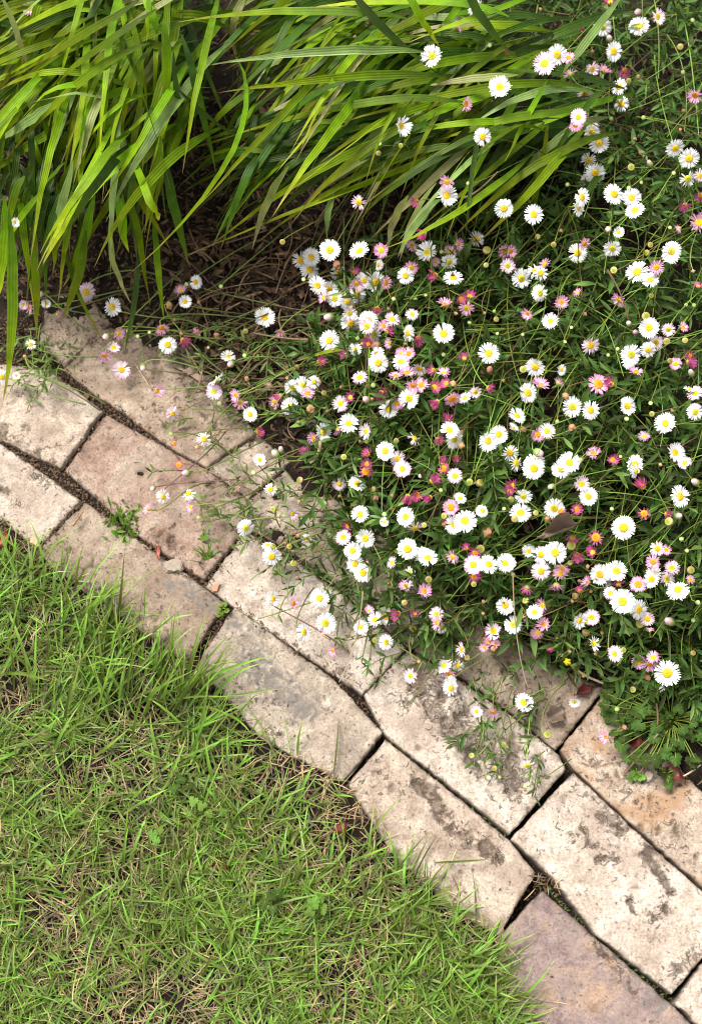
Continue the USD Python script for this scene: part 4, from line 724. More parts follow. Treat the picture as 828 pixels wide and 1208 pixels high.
def build_heads():
    rng = np.random.default_rng(51)
    for kind, x, y, rad, ang in heads:
        plant = plants[which(x, y)]
        r = rad or DEFR[kind]
        inm = MOUND.contains(shapely.Point(x, y))
        h = float(canopy(x, y)[0])
        if inm and x >= 345:
            z = h + rng.uniform(0.008, 0.045) + (0.03 if r >= 13.5 and kind in 'WQ' else 0) - (0.014 if kind in 'wD' else 0)
        elif y < 300: z = rng.uniform(0.20, 0.24) if kind in 'WPBKG' and x > 345 else rng.uniform(0.16, 0.2)
        else: z = rng.uniform(0.022, 0.05)
        if y < 262 and x < 690 and kind in 'WBP': z = max(z, rng.uniform(0.21, 0.245))
        pos = at(x, y, z)
        R = r * float(depth(pos)) / FPX * (rng.uniform(0.86, 1.07) if rad is None else 1) * (0.85 if kind == 'G' else 1)
        cam = nrm(EYE - pos)
        n = nrm(cam * 0.75 + np.array([0, 0, 0.3]) + rng.normal(0, 0.30, 3))
        if ang is not None:
            lean = RGT * math.cos(math.radians(ang)) + UPV * math.sin(math.radians(ang))
            amt = 0.65 if kind in 'WBw' else 1.25
            n = nrm(cam + lean * amt + rng.normal(0, 0.08, 3))
        elif kind in 'PMDK':
            n = nrm(n + rng.normal(0, 0.5, 3))
        elif kind in 'WwB' and rng.random() < 0.22 and r < 12.5:
            n = nrm(n + rng.normal(0, 0.65, 3) * np.array([1, 1, 0.3]))
        n, a, b = frame(n, rng)
        vary = rng.random()
        # stem
        if x < 345: th = math.radians(rng.normal(8, 22)); ln = rng.uniform(70, 130)
        elif y > 755 and x < 720: th = math.radians(rng.normal(75, 25)); ln = rng.uniform(60, 120)
        elif y < 262: th = math.radians(rng.normal(-40, 50)); ln = rng.uniform(60, 120)
        else: th = math.radians(rng.normal(38, 38)); ln = rng.uniform(45, 120)
        rx, ry = x + math.cos(th) * ln, y - math.sin(th) * ln
        hr = float(canopy(rx, ry)[0]) * 0.45 if rx > 345 else 0.02
        root = at(rx, ry, max(0.012, hr * rng.uniform(0.5, 1)))
        bot = pos - n * R * 0.35
        mid1 = root * 0.62 + pos * 0.38 + np.array([rng.normal(0, .008), rng.normal(0, .008), max(0.012, z * 0.25)])
        back = np.linalg.norm(pos - root) * 0.28
        mid2 = bot - n * min(back, 0.028)
        mid1 = mid1 + np.r_[rng.normal(0, 0.010, 2), 0]
        S = bez(root, mid1, mid2, bot, K=9)
        S[:, 2] = np.maximum(S[:, 2], 0.005)
        sr = np.linspace(0.0007, 0.00042, 9) * (1.0 if kind not in 'DG' else 0.85) * (1.25 if x < 345 else 1)
        SV, SF = tube(S, sr, 5)
        spv = {'along': np.r_[np.repeat(np.linspace(0, 1, 9), 5), 1, 0], 'vary': np.full(len(SV), vary)}
        smat = M['stem_brown'] if (kind == 'D' and rng.random() < 0.6) or rng.random() < 0.08 else M['stem']
        if kind in 'WwBPQMR':
            rd = R * {'W': .36, 'w': .40, 'B': .40, 'P': .42, 'Q': .48, 'M': .42, 'R': .55}[kind]
            nr = {'W': 62, 'w': 34, 'B': 50, 'P': 44, 'Q': 46, 'M': 38, 'R': 22}[kind]
            e0 = np.radians({'W': rng.normal(8, 11), 'w': rng.uniform(-25, 5), 'B': rng.uniform(8, 30), 'P': rng.uniform(15, 40), 'Q': 15, 'M': rng.uniform(30, 62), 'R': 10}[kind])
            phi = np.linspace(0, 2 * np.pi, nr, endpoint=False) + rng.normal(0, 0.035, nr)
            gap = rng.random(nr) > {'W': 0.02, 'w': 0.25, 'B': 0.06, 'P': 0.08, 'Q': 0.05, 'M': 0.05, 'R': 0.3}[kind]
            if kind == 'W' and rng.random() < 0.35:
                g0 = rng.uniform(0, 6.28); gap &= ~((np.abs(((phi - g0 + np.pi) % (2 * np.pi)) - np.pi) < 0.16))
            phi = phi[gap]; nr = len(phi)
            el = e0 + rng.normal(0, 0.13 if kind == 'W' else 0.24, nr) + rng.uniform(0, 0.28) * np.cos(phi - rng.uniform(0, 6.28))
            K = 5; s = np.linspace(0, 1, K)
            r0 = rd * 0.72
            LL = (R - r0 * np.cos(0)) / max(math.cos(e0), 0.55) * rng.uniform(0.86, 1.06, nr)
            cur = rng.normal(-0.12 if kind != 'M' else 0.35, 0.12, nr)
            ee = el[:, None] + cur[:, None] * s[None]
            dr, dz = np.cos(ee), np.sin(ee)
            stp = LL[:, None] / (K - 1)
            rr = r0 + np.concatenate([np.zeros((nr, 1)), np.cumsum(dr[:, :-1] * stp, 1)], 1)
            zz = rng.uniform(-0.0004, 0.0004, nr)[:, None] + np.concatenate([np.zeros((nr, 1)), np.cumsum(dz[:, :-1] * stp, 1)], 1)
            cp, sp = np.cos(phi)[:, None], np.sin(phi)[:, None]
            P = np.stack([rr * cp, rr * sp, zz], -1)
            side = np.stack([-sp + 0 * rr, cp + 0 * rr, 0 * rr], -1)
            rol = rng.normal(0, 0.3, nr)[:, None, None]
            radial = np.stack([-dz * cp, -dz * sp, dr], -1)
            side, upn = side * np.cos(rol) + radial * np.sin(rol), radial * np.cos(rol) - side * np.sin(rol)
            Wd = np.full(nr, R * 2 * np.pi / 62 * {'W': 1.22, 'w': 1.3, 'B': 1.35, 'P': 1.4, 'Q': 1.5, 'M': 1.5, 'R': 1.5}[kind]) * rng.uniform(0.85, 1.15, nr)
            V, F, al, ac = strips(P, side, upn, Wd, (0.55, 0.85, 1.0, 0.95, 0.4), 0.12)
            V, F = join(V, F)
            mat = {'W': 'ray_white', 'w': 'ray_white' if rng.random() < 0.7 else 'ray_blush', 'B': 'ray_blush', 'P': 'ray_pink', 'Q': 'ray_pink', 'M': 'ray_magenta', 'R': 'ray_magenta'}[kind]
            if kind == 'W' and rng.random() < 0.12: mat = 'ray_blush'
            fl = obj('flower', local(V, pos, n, a, b), F, M[mat], plant, pv={'along': np.tile(al, nr), 'across': np.tile(ac, nr), 'vary': np.full(len(V), vary) * 0.6 + np.repeat(rng.random(nr), len(al)) * 0.4})
            dh = rd * rng.uniform(0.35, 0.55)
            V, F, _ = lathe([(rd, -0.0004), (rd * 0.97, dh * 0.45), (rd * 0.75, dh * 0.85), (rd * 0.42, dh * 0.98), (0.00005, dh * 0.9)], 14)
            V[:, 2] += rng.normal(0, rd * 0.035, len(V))
            al = np.linalg.norm(V[:, :2], axis=1) / rd
            dm = 'disc_orange' if kind in 'QR' or (kind in 'PM' and rng.random() < 0.6) else ('disc_green' if rng.random() < 0.3 else 'disc_yellow')
            obj('disc', local(V, pos, n, a, b), F, M[dm], fl, pv={'along': al})
            V, F, al = lathe([(0.0006, -R * 0.36), (rd * 0.55, -R * 0.31), (rd * 0.92, -R * 0.16), (rd * 1.0, 0.0002)], 12)
            obj('calyx', local(V, pos, n, a, b), F, M['calyx'], fl, pv={'along': al, 'vary': np.full(len(V), vary)})
            obj('stem', SV, SF, smat, fl, pv=spv)
        elif kind in 'GK':
            if kind == 'G':
                V, F, al = lathe([(R * .15, -R * 1.5), (R * .7, -R * 1.1), (R * .95, -R * .5), (R, 0), (R * .86, R * .12), (R * .62, R * .1), (R * .45, R * .22), (R * .02, R * .2)], 12)
                mt = 'bud_green' if r < 3.6 else 'bud_disc'
            else:
                V, F, al = lathe([(R * .15, -R * 1.2), (R * .75, -R * .9), (R * .85, -R * .3), (R * .80, R * .2), (R * .62, R * .75), (R * .42, R * 1.1), (R * .02, R * 1.0)], 12)
                V[:, :2] *= 1 + 0.06 * np.cos(np.arctan2(V[:, 1], V[:, 0]) * 6)[:, None]
                mt = 'bud_closed'
            bd = obj('bud', local(V, pos, n, a, b), F, M[mt], plant, pv={'along': al, 'vary': np.full(len(V), vary)})
            obj('stem', SV, SF, smat, bd, pv=spv)
        else:
            s = trimesh.creation.icosphere(1, R)
            v = s.vertices * (1 + rng.normal(0, 0.16, (len(s.vertices), 1)))
            bd = obj('seed_head', v + pos, s.faces, M['seed_head'], plant, smooth=False, pv={'along': (s.vertices[:, 2] / R + 1) / 2, 'vary': np.full(len(v), vary)})
            obj('stem', SV, SF, smat, bd, pv=spv)
build_heads()

def build_foliage():
    rng = np.random.default_rng(61)
    shoots = []          # root, tip
    def add(x, y, z, ang, ln, rise, n):
        r = at(x, y, z); t = at(x + math.cos(ang) * ln, y - math.sin(ang) * ln, max(0.006, z + rise)); shoots.append((x, y, r, t, n))
    k = 0
    while k < 1150:
        x, y = rng.uniform(340, 900), rng.uniform(-40, 850)
        if not MOUND.contains(shapely.Point(x, y)): continue
        hgt = float(canopy(x, y)[0])
        z = max(0.006, hgt * rng.uniform(0.15, 0.85))
        if x < 690 and y < 230: z *= 0.6
        ang = math.radians(rng.normal(215, 75)); add(x, y, z, ang, rng.uniform(15, 55), min(rng.uniform(0.0, 0.05), max(0.0, hgt - z + 0.008)), rng.integers(8, 15)); k += 1
    # sparse shoots out on the stones and under the leaves
    for (x0, y0, x1, y1, cnt, a0) in [(330, 545, 430, 700, 30, 200), (225, 430, 345, 560, 14, 195), (255, 560, 345, 640, 10, 190), (545, 770, 650, 900, 20, 255), (250, 400, 400, 500, 24, 190), (180, 360, 330, 430, 16, 200), (20, 380, 75, 450, 14, 290), (280, 560, 360, 640, 8, 190), (430, 700, 560, 780, 22, 230), (380, 680, 430, 740, 8, 270), (560, 790, 600, 900, 6, 265), (420, 240, 650, 330, 20, 210)]:
        for _ in range(cnt):
            add(rng.uniform(x0, x1), rng.uniform(y0, y1), rng.uniform(0.006, 0.022), math.radians(rng.normal(a0, 45)), rng.uniform(20, 55), rng.uniform(-0.004, 0.012), rng.integers(4, 9))
    base, dirs, L, Wd, own, fresh, SV, SF, off = [], [], [], [], [], [], [[] for _ in plants], [[] for _ in plants], [0] * len(plants)
    for x, y, r, t, n in shoots:
        pl = which(x, y)
        midp = (r + t) / 2 + np.r_[rng.normal(0, .006, 2), rng.uniform(0, .010)]
        C = bez(r, midp, t, K=7)
        V, F = tube(C, np.linspace(0.0008, 0.0005, 7), 4)
        SV[pl].append(V); SF[pl].append(F + off[pl]); off[pl] += len(V)
        T = nrm(t - r)
        s = np.sort(rng.uniform(0.1, 1, n)); P = np.array([np.interp(s, np.linspace(0, 1, 7), C[:, j]) for j in range(3)]).T
        ph = np.arange(n) * 2.4 + rng.uniform(0, 6)
        a = nrm(np.cross(T, [0.1, 0.2, 1.0])); b = np.cross(T, a)
        rad = np.cos(ph)[:, None] * a + np.sin(ph)[:, None] * b
        d = nrm(rad * 0.9 + T * rng.uniform(0.4, 1.0, (n, 1)) + np.array([0, 0, 0.35]))
        base.append(P); dirs.append(d); L.append(rng.uniform(0.013, 0.031, n) * (1.1 - 0.35 * s)); own += [pl] * n
        fresh += [(0 if MOUND.contains(shapely.Point(x, y)) else 1)] * n
    base, dirs, L, own, fresh = np.vstack(base), np.vstack(dirs), np.concatenate(L), np.array(own), np.array(fresh)
    base[:, 2] = np.maximum(base[:, 2], 0.005)
    N = len(base)
    L = np.where(fresh == 1, L * 0.62, L)
    Wd = L * rng.uniform(0.13, 0.24, N)
    bend = np.stack([rng.normal(0, .2, N), rng.normal(0, .2, N), rng.normal(-0.25, .3, N)], -1)
    V, F, al, ac = blades(base, dirs, L, Wd, bend, rng, K=6, prof=(0.25, 0.62, 0.95, 1.0, 0.62, 0.05), fold=0.16)
    V[..., 2] = np.maximum(V[..., 2], 0.003)
    vary = rng.random(N)
    tops = to_px(V[:, 9]); vis = (tops[:, 0] > 0) & (tops[:, 0] < 828) & (tops[:, 1] > 0) & (tops[:, 1] < 1208)
    score = base[:, 2] - np.array([canopy(x, y)[0] for x, y in tops]) * 0.9 + L * 2 + np.where(vis, 0, -9)
    for pl, prim in enumerate(plants):
        ids = np.nonzero(own == pl)[0]
        if not len(ids): continue
        ids = ids[np.argsort(-score[ids])]
        for i in ids[:280]:
            obj('leaf', V[i], F, M['fleabane_fresh' if fresh[i] or vary[i] > 0.86 else 'fleabane_leaf'], prim, pv={'along': al, 'across': ac, 'vary': np.full(len(al), vary[i])})
        rest = ids[280:]
        if len(rest):
            VV, FF = join(V[rest], F)
            tag(obj('foliage', VV, FF, M['fleabane_leaf'], prim, pv={'along': np.tile(al, len(rest)), 'across': np.tile(ac, len(rest)), 'vary': np.repeat(vary[rest], len(al))}), kind='stuff')
        VV = np.vstack(SV[pl]); FF = np.vstack(SF[pl])
        tag(obj('shoots', VV, FF, M['stem'], prim, pv={'along': np.full(len(VV), 0.3), 'vary': noise(VV * 40, 3)}), kind='stuff')
    # wiry flowerless stalks that arch through the foliage
    for pl in range(2, 7):
        vs, fs, o = [], [], 0
        cnt = 0
        while cnt < 48:
            x, y = rng.uniform(345, 840), rng.uniform(-20, 800)
            if which(x, y) != pl or not MOUND.contains(shapely.Point(x, y)): 
                if rng.random() < 0.9995: continue
                break
            th = math.radians(rng.normal(35, 40)); ln = rng.uniform(60, 170)
            z = float(canopy(x, y)[0])
            p0 = at(x + math.cos(th) * ln, y - math.sin(th) * ln, z * 0.6); p2 = at(x, y, z + rng.uniform(0, .02)); p1 = (p0 + p2) / 2 + np.r_[rng.normal(0, .012, 2), rng.uniform(0.01, .03)]
            V2, F2 = tube(bez(p0, p1, p2, K=9), np.linspace(0.0007, 0.0004, 9), 4); vs.append(V2); fs.append(F2 + o); o += len(V2); cnt += 1
        if vs:
            VV = np.vstack(vs)
            tag(obj('stalks', VV, np.vstack(fs), M['stem'], plants[pl], pv={'along': np.full(len(VV), 0.8), 'vary': np.repeat(rng.random(len(vs)), len(vs[0]))}), kind='stuff')
build_foliage()

# ------------------------------------------------------------------ weeds
def lobed_leaf(pos, size, yaw, rng, lobes=3, tilt=0.3, n=48):
    th = np.linspace(-np.pi * 0.93, np.pi * 0.93, n)
    r = (0.58 + 0.42 * np.abs(np.cos(th * lobes / 2 * 1.06)) ** 0.6) * (0.91 + 0.09 * np.cos(th * rng.uniform(11, 15) + rng.uniform(0, 6)))
    r *= 1 - 0.18 * (np.abs(th) / np.pi)
    ring1 = np.c_[r * np.cos(th), r * np.sin(th)]; ring0 = ring1 * 0.5
    P = np.vstack([[[0, 0]], ring0, ring1]) * size
    rr = np.linalg.norm(P, axis=1) / size; ang = np.arctan2(P[:, 1], P[:, 0])
    z = size * (0.10 * np.cos(ang * lobes) * rr - 0.18 * rr ** 2 + 0.06 * np.cos(ang * 8) * rr)
    V = np.c_[P, z]
    F = [[0, 1 + i, 2 + i] for i in range(n - 1)]
    for i in range(n - 1): F += [[1 + i, 1 + n + i, 2 + n + i], [1 + i, 2 + n + i, 2 + i]]
    R = trimesh.transformations.euler_matrix(rng.normal(0, tilt), rng.normal(0, tilt), yaw)[:3, :3]
    return V @ R.T + pos, np.array(F), rr

def leafy_weed(name, label, cat, spots, mat, lobes, heart, zr=(0.01, 0.03), seed=1, group=None):
    rng = np.random.default_rng(seed)
    t = thing(name, label, cat, group)
    root = at(*heart, 0.002)
    for x, y, s in spots:
        p = at(x, y, rng.uniform(*zr)); yaw = math.atan2(p[1] - root[1], p[0] - root[0]) + rng.normal(0, 0.6)
        size = s * float(depth(p)) / FPX
        V, F, rr = lobed_leaf(p, size, yaw, rng, lobes)
        lf = obj('leaf', V, F, M[mat], t, pv={'along': rr, 'vary': np.full(len(V), rng.random())})
        S = bez(root, (root + p) / 2 + [0, 0, 0.012], p, K=6); SV, SF = tube(S, 0.0006, 4)
        obj('stalk', SV, SF, M['stem'], lf, pv={'along': np.full(len(SV), 0.6), 'vary': np.full(len(SV), 0.5)})
    return t
rng = np.random.default_rng(71)
sp = [(rng.uniform(712, 850), rng.uniform(790, 900), rng.uniform(7, 12)) for _ in range(135)]
sp = [s for s in sp if s[1] < 905 and (s[0] - 700) > (s[1] - 800) * 0.35]
leafy_weed('buttercup', 'leafy buttercup mat with lobed green leaves beside the cream stained stone at right', 'plant', sp, 'buttercup_leaf', 3, (790, 850), (0.008, 0.035), 72)
leafy_weed('seedling', 'small bright lobed seedling on soil just left of the dark red leaf', 'plant', [(750, 914, 8), (744, 918, 7), (756, 917, 7), (749, 906, 6)], 'weed_leaf', 3, (750, 913), (0.006, 0.010), 73)
leafy_weed('seedling', 'grey green lobed seedling on soil just above the dark red leaf', 'plant', [(782, 912, 8), (790, 920, 8), (776, 905, 7), (788, 926, 7), (794, 910, 7)], 'buttercup_leaf', 3, (784, 914), (0.006, 0.012), 74)
leafy_weed('lawn_weed', 'round-leaved weed in the lawn, the farthest left of the lawn weeds', 'plant', [(180, 984, 8), (188, 980, 7), (184, 991, 7)], 'weed_leaf', 4, (184, 985), (0.02, 0.028), 75)
leafy_weed('lawn_weed', 'lobed weed in the lawn with bluish leaves beside the wispy pale straws', 'plant', [(320, 1060, 9), (312, 1066, 8), (328, 1055, 8), (322, 1072, 7)], 'buttercup_leaf', 3, (320, 1064), (0.018, 0.028), 76)
leafy_weed('lawn_weed', 'lobed bright green weed in the lawn nearest the middle of its lower part', 'plant', [(370, 1066, 10), (380, 1072, 9), (366, 1076, 8), (378, 1060, 7), (335, 1095, 8), (345, 1100, 7)], 'weed_leaf', 3, (370, 1070), (0.018, 0.028), 77)
leafy_weed('lawn_weed', 'small clover-like weed in the lawn near its brown patch', 'plant', [(238, 950, 8), (228, 945, 8), (262, 958, 7), (246, 960, 7)], 'weed_leaf', 3, (242, 952), (0.02, 0.03), 78)
leafy_weed('lawn_weed', 'dark clover-like weed in the lawn below the long leaning blades', 'plant', [(212, 920, 8), (222, 926, 8), (205, 930, 7)], 'buttercup_leaf', 3, (213, 925), (0.02, 0.028), 79)
leafy_weed('joint_weed', 'tiny pale rosette weed where the slate-smeared stone meets the brown grey one', 'plant', [(258, 716, 5), (264, 714, 5), (267, 720, 4.5), (261, 722, 5), (258, 725, 4)], 'weed_leaf', 1, (262, 719), (0.004, 0.012), 80)
leafy_weed('joint_weed', 'single heart-shaped green leaf lying on the reddish stone', 'plant', [(240, 632, 7)], 'weed_leaf', 1, (240, 625), (0.008, 0.01), 81)

def leafy_tuft(name, label, cat, x0, y0, n, L, mat, spread, seed, el=(20, 70), w=(0.0012, 0.0026), ang=None):
    rng = np.random.default_rng(seed); t = thing(name, label, cat)
    p = np.c_[at(rng.normal(x0, spread[0], n), rng.normal(y0, spread[1], n), -0.002)]
    th = rng.uniform(0, 2 * np.pi, n) if ang is None else np.radians(rng.normal(ang, 40, n)); e = np.radians(rng.uniform(*el, n))
    d = np.stack([np.cos(th) * np.cos(e), np.sin(th) * np.cos(e), np.sin(e)], -1)
    bend = np.stack([rng.normal(0, .2, n), rng.normal(0, .2, n), -rng.uniform(0, .6, n)], -1)
    V, F, al, ac = blades(p, d, rng.uniform(*L, n), rng.uniform(*w, n), bend, rng, K=6, prof=(0.5, .9, 1, .85, .5, .04))
    for i in range(n): obj('leaf', V[i], F, M[mat], t, pv={'along': al, 'across': ac, 'vary': np.full(len(al), rng.random())})
leafy_tuft('joint_weed', 'clump of small pointed light green leaves in the joint below the reddish stone', 'plant', 146, 618, 75, (0.006, 0.014), 'weed_leaf', (9, 11), 82, w=(0.002, 0.004))
leafy_tuft('joint_weed', 'small grass tuft at the cross joint right of the reddish stone', 'grass tuft', 246, 662, 22, (0.012, 0.024), 'weed_leaf', (3, 4), 83, ang=100)
leafy_tuft('joint_weed', 'dry tan grass tuft in the joint above the purple grey stone', 'grass tuft', 644, 1043, 26, (0.008, 0.020), 'thatch', (9, 5), 84, w=(0.0008, 0.0016))
leafy_tuft('joint_weed', 'narrow-leaved green weed at the left edge beneath the hanging long leaves', 'plant', 45, 412, 60, (0.010, 0.020), 'fleabane_fresh', (16, 16), 85, w=(0.0015, 0.003))

# moss cushions deep in the joints
def build_moss():
    rng = np.random.default_rng(91); base = []
    for line, n in [([(640, 1045), (700, 1110), (790, 1182)], 160), ([(455, 870), (520, 922), (600, 988)], 60), ([(560, 815), (660, 895)], 60), ([(95, 590), (170, 640)], 60)]:
        ln = LineString(line)
        for _ in range(n):
            q = ln.interpolate(rng.random(), True); base.append(at(q.x + rng.normal(0, 2.2), q.y + rng.normal(0, 2.2), -0.008))
    base = np.array(base); n = len(base)
    d = nrm(np.c_[rng.normal(0, .6, (n, 2)), np.ones(n)])
    A = blades(base, d, rng.uniform(.003, .006, n), rng.uniform(.001, .002, n), rng.normal(0, .3, (n, 3)), rng, K=4, prof=(.6, 1, .7, .1))
    tag(emit_blades('moss', *A, M['moss'], rng), 'short dark green moss in the joints around the lower stones', 'moss', kind='stuff')
build_moss()

# ------------------------------------------------------------------ fallen leaves, twigs, chips, small creatures
def fallen_leaf(label, x, y, z, L, Wd, ang, curl, mat, seed, cat='fallen leaf', tilt=0.2, wave=0.22):
    rng = np.random.default_rng(seed)
    nu, nv = 15, 9
    u, v = np.meshgrid(np.linspace(0, 1, nu), np.linspace(-1, 1, nv), indexing='ij')
    prof = np.sin(np.pi * np.clip(u, 0.02, 0.985) ** 0.85) ** 1.1 * (1 - 0.2 * u)
    s = float(depth(at(x, y, z))) / FPX
    X = (u - 0.5) * L * s; Y = v * prof * Wd * s * 0.5 * (1 + 0.16 * np.sin(u * 19 + seed + v))
    Z = curl * Wd * s * (v * prof) ** 2 + 0.18 * L * s * (u - 0.5) ** 2 + wave * Wd * s * np.sin(u * 7 + v * 2 + seed)
    P = np.stack([X, Y, Z], -1).reshape(-1, 3)
    Pb = P - [0, 0, 0.0004]
    i = np.arange(nu * nv).reshape(nu, nv)
    F = np.stack([np.stack([i[:-1, :-1], i[1:, :-1], i[1:, 1:]], -1), np.stack([i[:-1, :-1], i[1:, 1:], i[:-1, 1:]], -1)], 2).reshape(-1, 3)
    R = trimesh.transformations.euler_matrix(rng.normal(0, tilt), rng.normal(0, tilt), math.radians(ang))[:3, :3]
    c = at(x, y, z)
    V = P @ R.T + c
    V[:, 2] += max(0, 0.003 - V[:, 2].min())
    t = thing('fallen_leaf', label, cat)
    obj('blade', V, F, M[mat], t, pv={'along': u.ravel(), 'across': v.ravel(), 'vary': np.full(nu * nv, 0.5)})
    mid = V.reshape(nu, nv, 3)[:, nv // 2]
    ext = mid[0] + (mid[0] - mid[2]) * 0.8
    SV, SF = tube(np.vstack([[ext], mid[:-2] - [0, 0, 0.0003]]), np.linspace(0.0007, 0.0003, nu - 1), 5)
    obj('midrib', SV, SF, M[mat], t, pv={'along': np.full(len(SV), 0.9), 'vary': np.full(len(SV), 0.9)})
fallen_leaf('curled grey brown dead leaf caught among the flowers at right', 660, 626, 0.125, 52, 22, 22, 2.4, 'dead_leaf', 1, tilt=0.15)
fallen_leaf('tan dry leaf lying over the joint below the flowers, beside the green burr', 655, 842, 0.004, 30, 22, 60, 0.5, 'dead_leaf', 2)
fallen_leaf('dull brownish red fallen leaf on the cream stone under the buttercup leaves', 749, 876, 0.004, 30, 22, -60, 0.4, 'red_leaf', 3)
fallen_leaf('glossy dark red fallen leaf on the soil at the right edge', 797, 915, 0.006, 32, 20, -20, 0.5, 'red_leaf', 4)
fallen_leaf('dark red leaf lying on the lawn against the stone edge', 403, 978, 0.008, 26, 17, 50, 0.4, 'red_leaf', 5)
fallen_leaf('dark red leaf sunk in the middle of the lawn', 261, 1018, 0.009, 26, 16, 20, 0.4, 'red_leaf', 6)
fallen_leaf('rusty red leaf at the left edge where the lawn meets the stones', 3, 636, 0.008, 22, 15, 70, 0.3, 'rust_leaf', 7)
fallen_leaf('brown dry leaf on the mulch behind the left trailing flowers', 215, 345, 0.012, 40, 12, 35, 0.8, 'dead_leaf', 8)
fallen_leaf('dark red brown leaf in the shade below the crowded pink flowers', 690, 815, 0.003, 26, 13, 30, 0.5, 'red_leaf', 9)
fallen_leaf('short rusty curled leaf in the joint beside the pale stone chip', 186, 653, 0.004, 20, 6, -80, 0.8, 'rust_leaf', 10)

def stick(name, label, cat, pts, r, mat, z=0.006):
    P = bez(*[at(x, y, z + dz) for x, y, dz in pts], K=9); V, F = tube(P, np.linspace(r, r * 0.6, 9), 5)
    tag(obj(name, V, F, M[mat], None, pv={'along': np.r_[np.repeat(np.linspace(0, 1, 9), 5), 1, 0], 'vary': np.full(len(V), 0.5)}), label, cat)
stick('dry_straw', 'pale straw lying beside the small yellow flower, below the flowers', 'straw', [(674, 786, .02), (690, 800, .01), (728, 812, .012)], 0.0018, 'straw')
stick('dry_straw', 'thin tan straw lying on the warm stone at upper left', 'straw', [(156, 423, 0), (165, 438, .002), (177, 457, 0)], 0.0009, 'straw')
stick('dry_straw', 'bent tan straw at the mulch edge above the trailing white daisies', 'straw', [(217, 409, .004), (228, 425, .006), (240, 445, .003)], 0.0012, 'straw')
stick('dry_straw', 'curved cream straw hanging below a white daisy in the middle', 'straw', [(378, 520, .05), (378, 538, .04), (366, 546, .03)], 0.0022, 'straw')
stick('dry_straw', 'white straw lying at the right edge beside the dark red leaf', 'straw', [(826, 902, .006), (815, 912, .004), (806, 916, .004)], 0.0013, 'straw')
stick('twig', 'purplish stem running down from the buttercup leaves onto the stone', 'twig', [(776, 866, .02), (756, 890, .01), (735, 915, .002)], 0.0014, 'stem_brown')
stick('twig', 'purplish upright stem just right of its twin in the buttercup leaves', 'twig', [(774, 830, .03), (782, 870, .016), (755, 912, .002)], 0.0012, 'stem_brown')
stick('twig', 'long grey brown runner lying across the mulch below the single white daisy', 'twig', [(300, 393, .02), (345, 402, .026), (392, 402, .03)], 0.0012, 'stem_brown')
stick('twig', 'reddish wiry dead stem at the right among the white flowers', 'twig', [(716, 318, .17), (735, 345, .16), (741, 376, .14)], 0.0011, 'stem_brown')
stick('twig', 'forked looking red brown twig between the long leaves at top centre', 'twig', [(545, 233, .17), (560, 232, .175), (587, 202, .18)], 0.0013, 'stem_brown')
stick('twig', 'short red brown stick in the joint beside the pale left stone', 'twig', [(86, 620, .002), (92, 611, .003), (98, 603, .002)], 0.0018, 'bark_pale')
stick('dry_straw', 'long grey straw running down through the flowers onto the edging', 'straw', [(428, 698, .09), (424, 760, .05), (400, 805, .012)], 0.0007, 'straw')
stick('dry_straw', 'fine pale straw standing up through the low flowers right of centre', 'straw', [(605, 680, .12), (606, 760, .07), (622, 810, .02)], 0.0007, 'straw')

def chip(name, label, cat, x, y, size, mat, seed, flat=0.35):
    rng = np.random.default_rng(seed); q = rng.uniform(0.7, 1.1, (9, 1)) * np.c_[np.cos(np.arange(9) * 0.698 + rng.uniform(0, .4, 9)), np.sin(np.arange(9) * 0.698 + rng.uniform(0, .4, 9))]
    s = trimesh.convex.convex_hull(np.vstack([np.c_[q, np.full(9, -1.0)], np.c_[q * rng.uniform(0.75, 0.98, (9, 1)), rng.uniform(0.6, 1.1, 9)]]))
    for _ in range(3): s = s.subdivide()
    sc = size * float(depth(at(x, y))) / FPX
    v = s.vertices * (1 + 0.25 * (fbm(s.vertices * 2.6 + seed, 3, seed)[:, None] - 0.5) * 2) * np.array([1.2, 0.75, flat]) * sc
    R = trimesh.transformations.rotation_matrix(rng.uniform(0, 6.28), [0, 0, 1])[:3, :3]
    v = v @ R.T + at(x, y, 0.0) + [0, 0, flat * sc * 0.7]
    tag(obj(name, v, s.faces, M[mat], None, smooth=35), label, cat)
chip('stone_chip', 'pale flat stone chip lying in the joint right of the light green weed', 'stone chip', 205, 668, 12, 'pebble', 1, 0.22)
chip('stone_chip', 'terracotta chip on the corner of the pale left stone', 'stone chip', 42, 640, 8, 'terracotta', 2, 0.5)
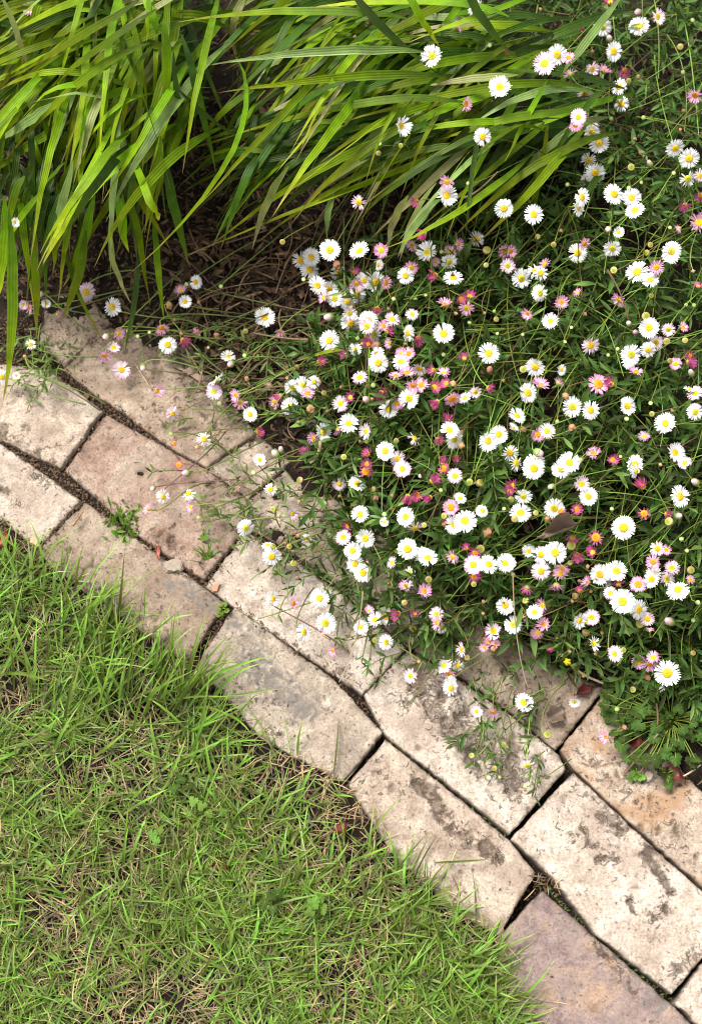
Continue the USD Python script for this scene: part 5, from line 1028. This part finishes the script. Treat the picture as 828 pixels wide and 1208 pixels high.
chip('pebble', 'rounded pinkish pebble on the soil beside the bright seedling', 'pebble', 764, 916, 7, 'pebble', 3, 0.7)
chip('stone_chip', 'orange chip at the joint above the slate-smeared stone', 'stone chip', 254, 694, 6, 'terracotta', 4, 0.35)

def build_small_flowers():
    rng = np.random.default_rng(95)
    # yellow half-open bloom
    t = thing('buttercup_bud', 'small yellow half-open bloom above the pale straw', 'flower')
    p = at(669, 781, 0.05); n, a, b = frame(nrm(EYE - p) + np.array([-.3, 0, 0]), rng); R = 0.0045
    for i in range(5):
        th = i * 2 * np.pi / 5
        V, F, al = lathe([(R * .1, -R), (R * .55, -R * .5), (R * .62, 0), (R * .35, R * .6), (R * .05, R * .85)], 8)
        V = V * [0.9, 0.6, 1.0] + [R * .35, 0, 0]; c, s = math.cos(th), math.sin(th)
        V = np.c_[V[:, 0] * c - V[:, 1] * s, V[:, 0] * s + V[:, 1] * c, V[:, 2]]
        obj('petal', local(V, p, n, a, b), F, M['buttercup_yellow'], t, pv={'along': al, 'vary': np.full(len(V), .5)})
    SV, SF = tube(bez(at(690, 800, .004), at(680, 798, .03), p - n * 0.006, p - n * 0.002, K=7), 0.0006, 5)
    obj('stem', SV, SF, M['stem'], t, pv={'along': np.full(len(SV), .8), 'vary': np.full(len(SV), .5)})
    # a small fly on one flower
    f = [h for h in heads if abs(h[1] - 534.5) < 4 and abs(h[2] - 328) < 5]
    if f:
        p = at(534, 323, 0.135)
        fly = thing('fly', 'small dark fly resting on a white daisy above the pink flowers', 'fly')
        s = trimesh.creation.icosphere(2, 1); V = s.vertices * [0.0011, 0.0022, 0.0011]
        V[:, :2] *= (1 - 0.25 * np.cos(V[:, 1:2] * 1700))
        obj('body', V + p, s.faces, M['bark'], fly)
        for sd in (-1, 1):
            w = trimesh.creation.icosphere(1, 1); R = trimesh.transformations.euler_matrix(0, sd * .3, sd * 0.35)[:3, :3]
            obj('wing', (w.vertices * [0.0009, 0.0022, 0.00012]) @ R.T + p + [sd * 0.0013, -0.0014, 0.001], w.faces, M['debris'], fly)
build_small_flowers()
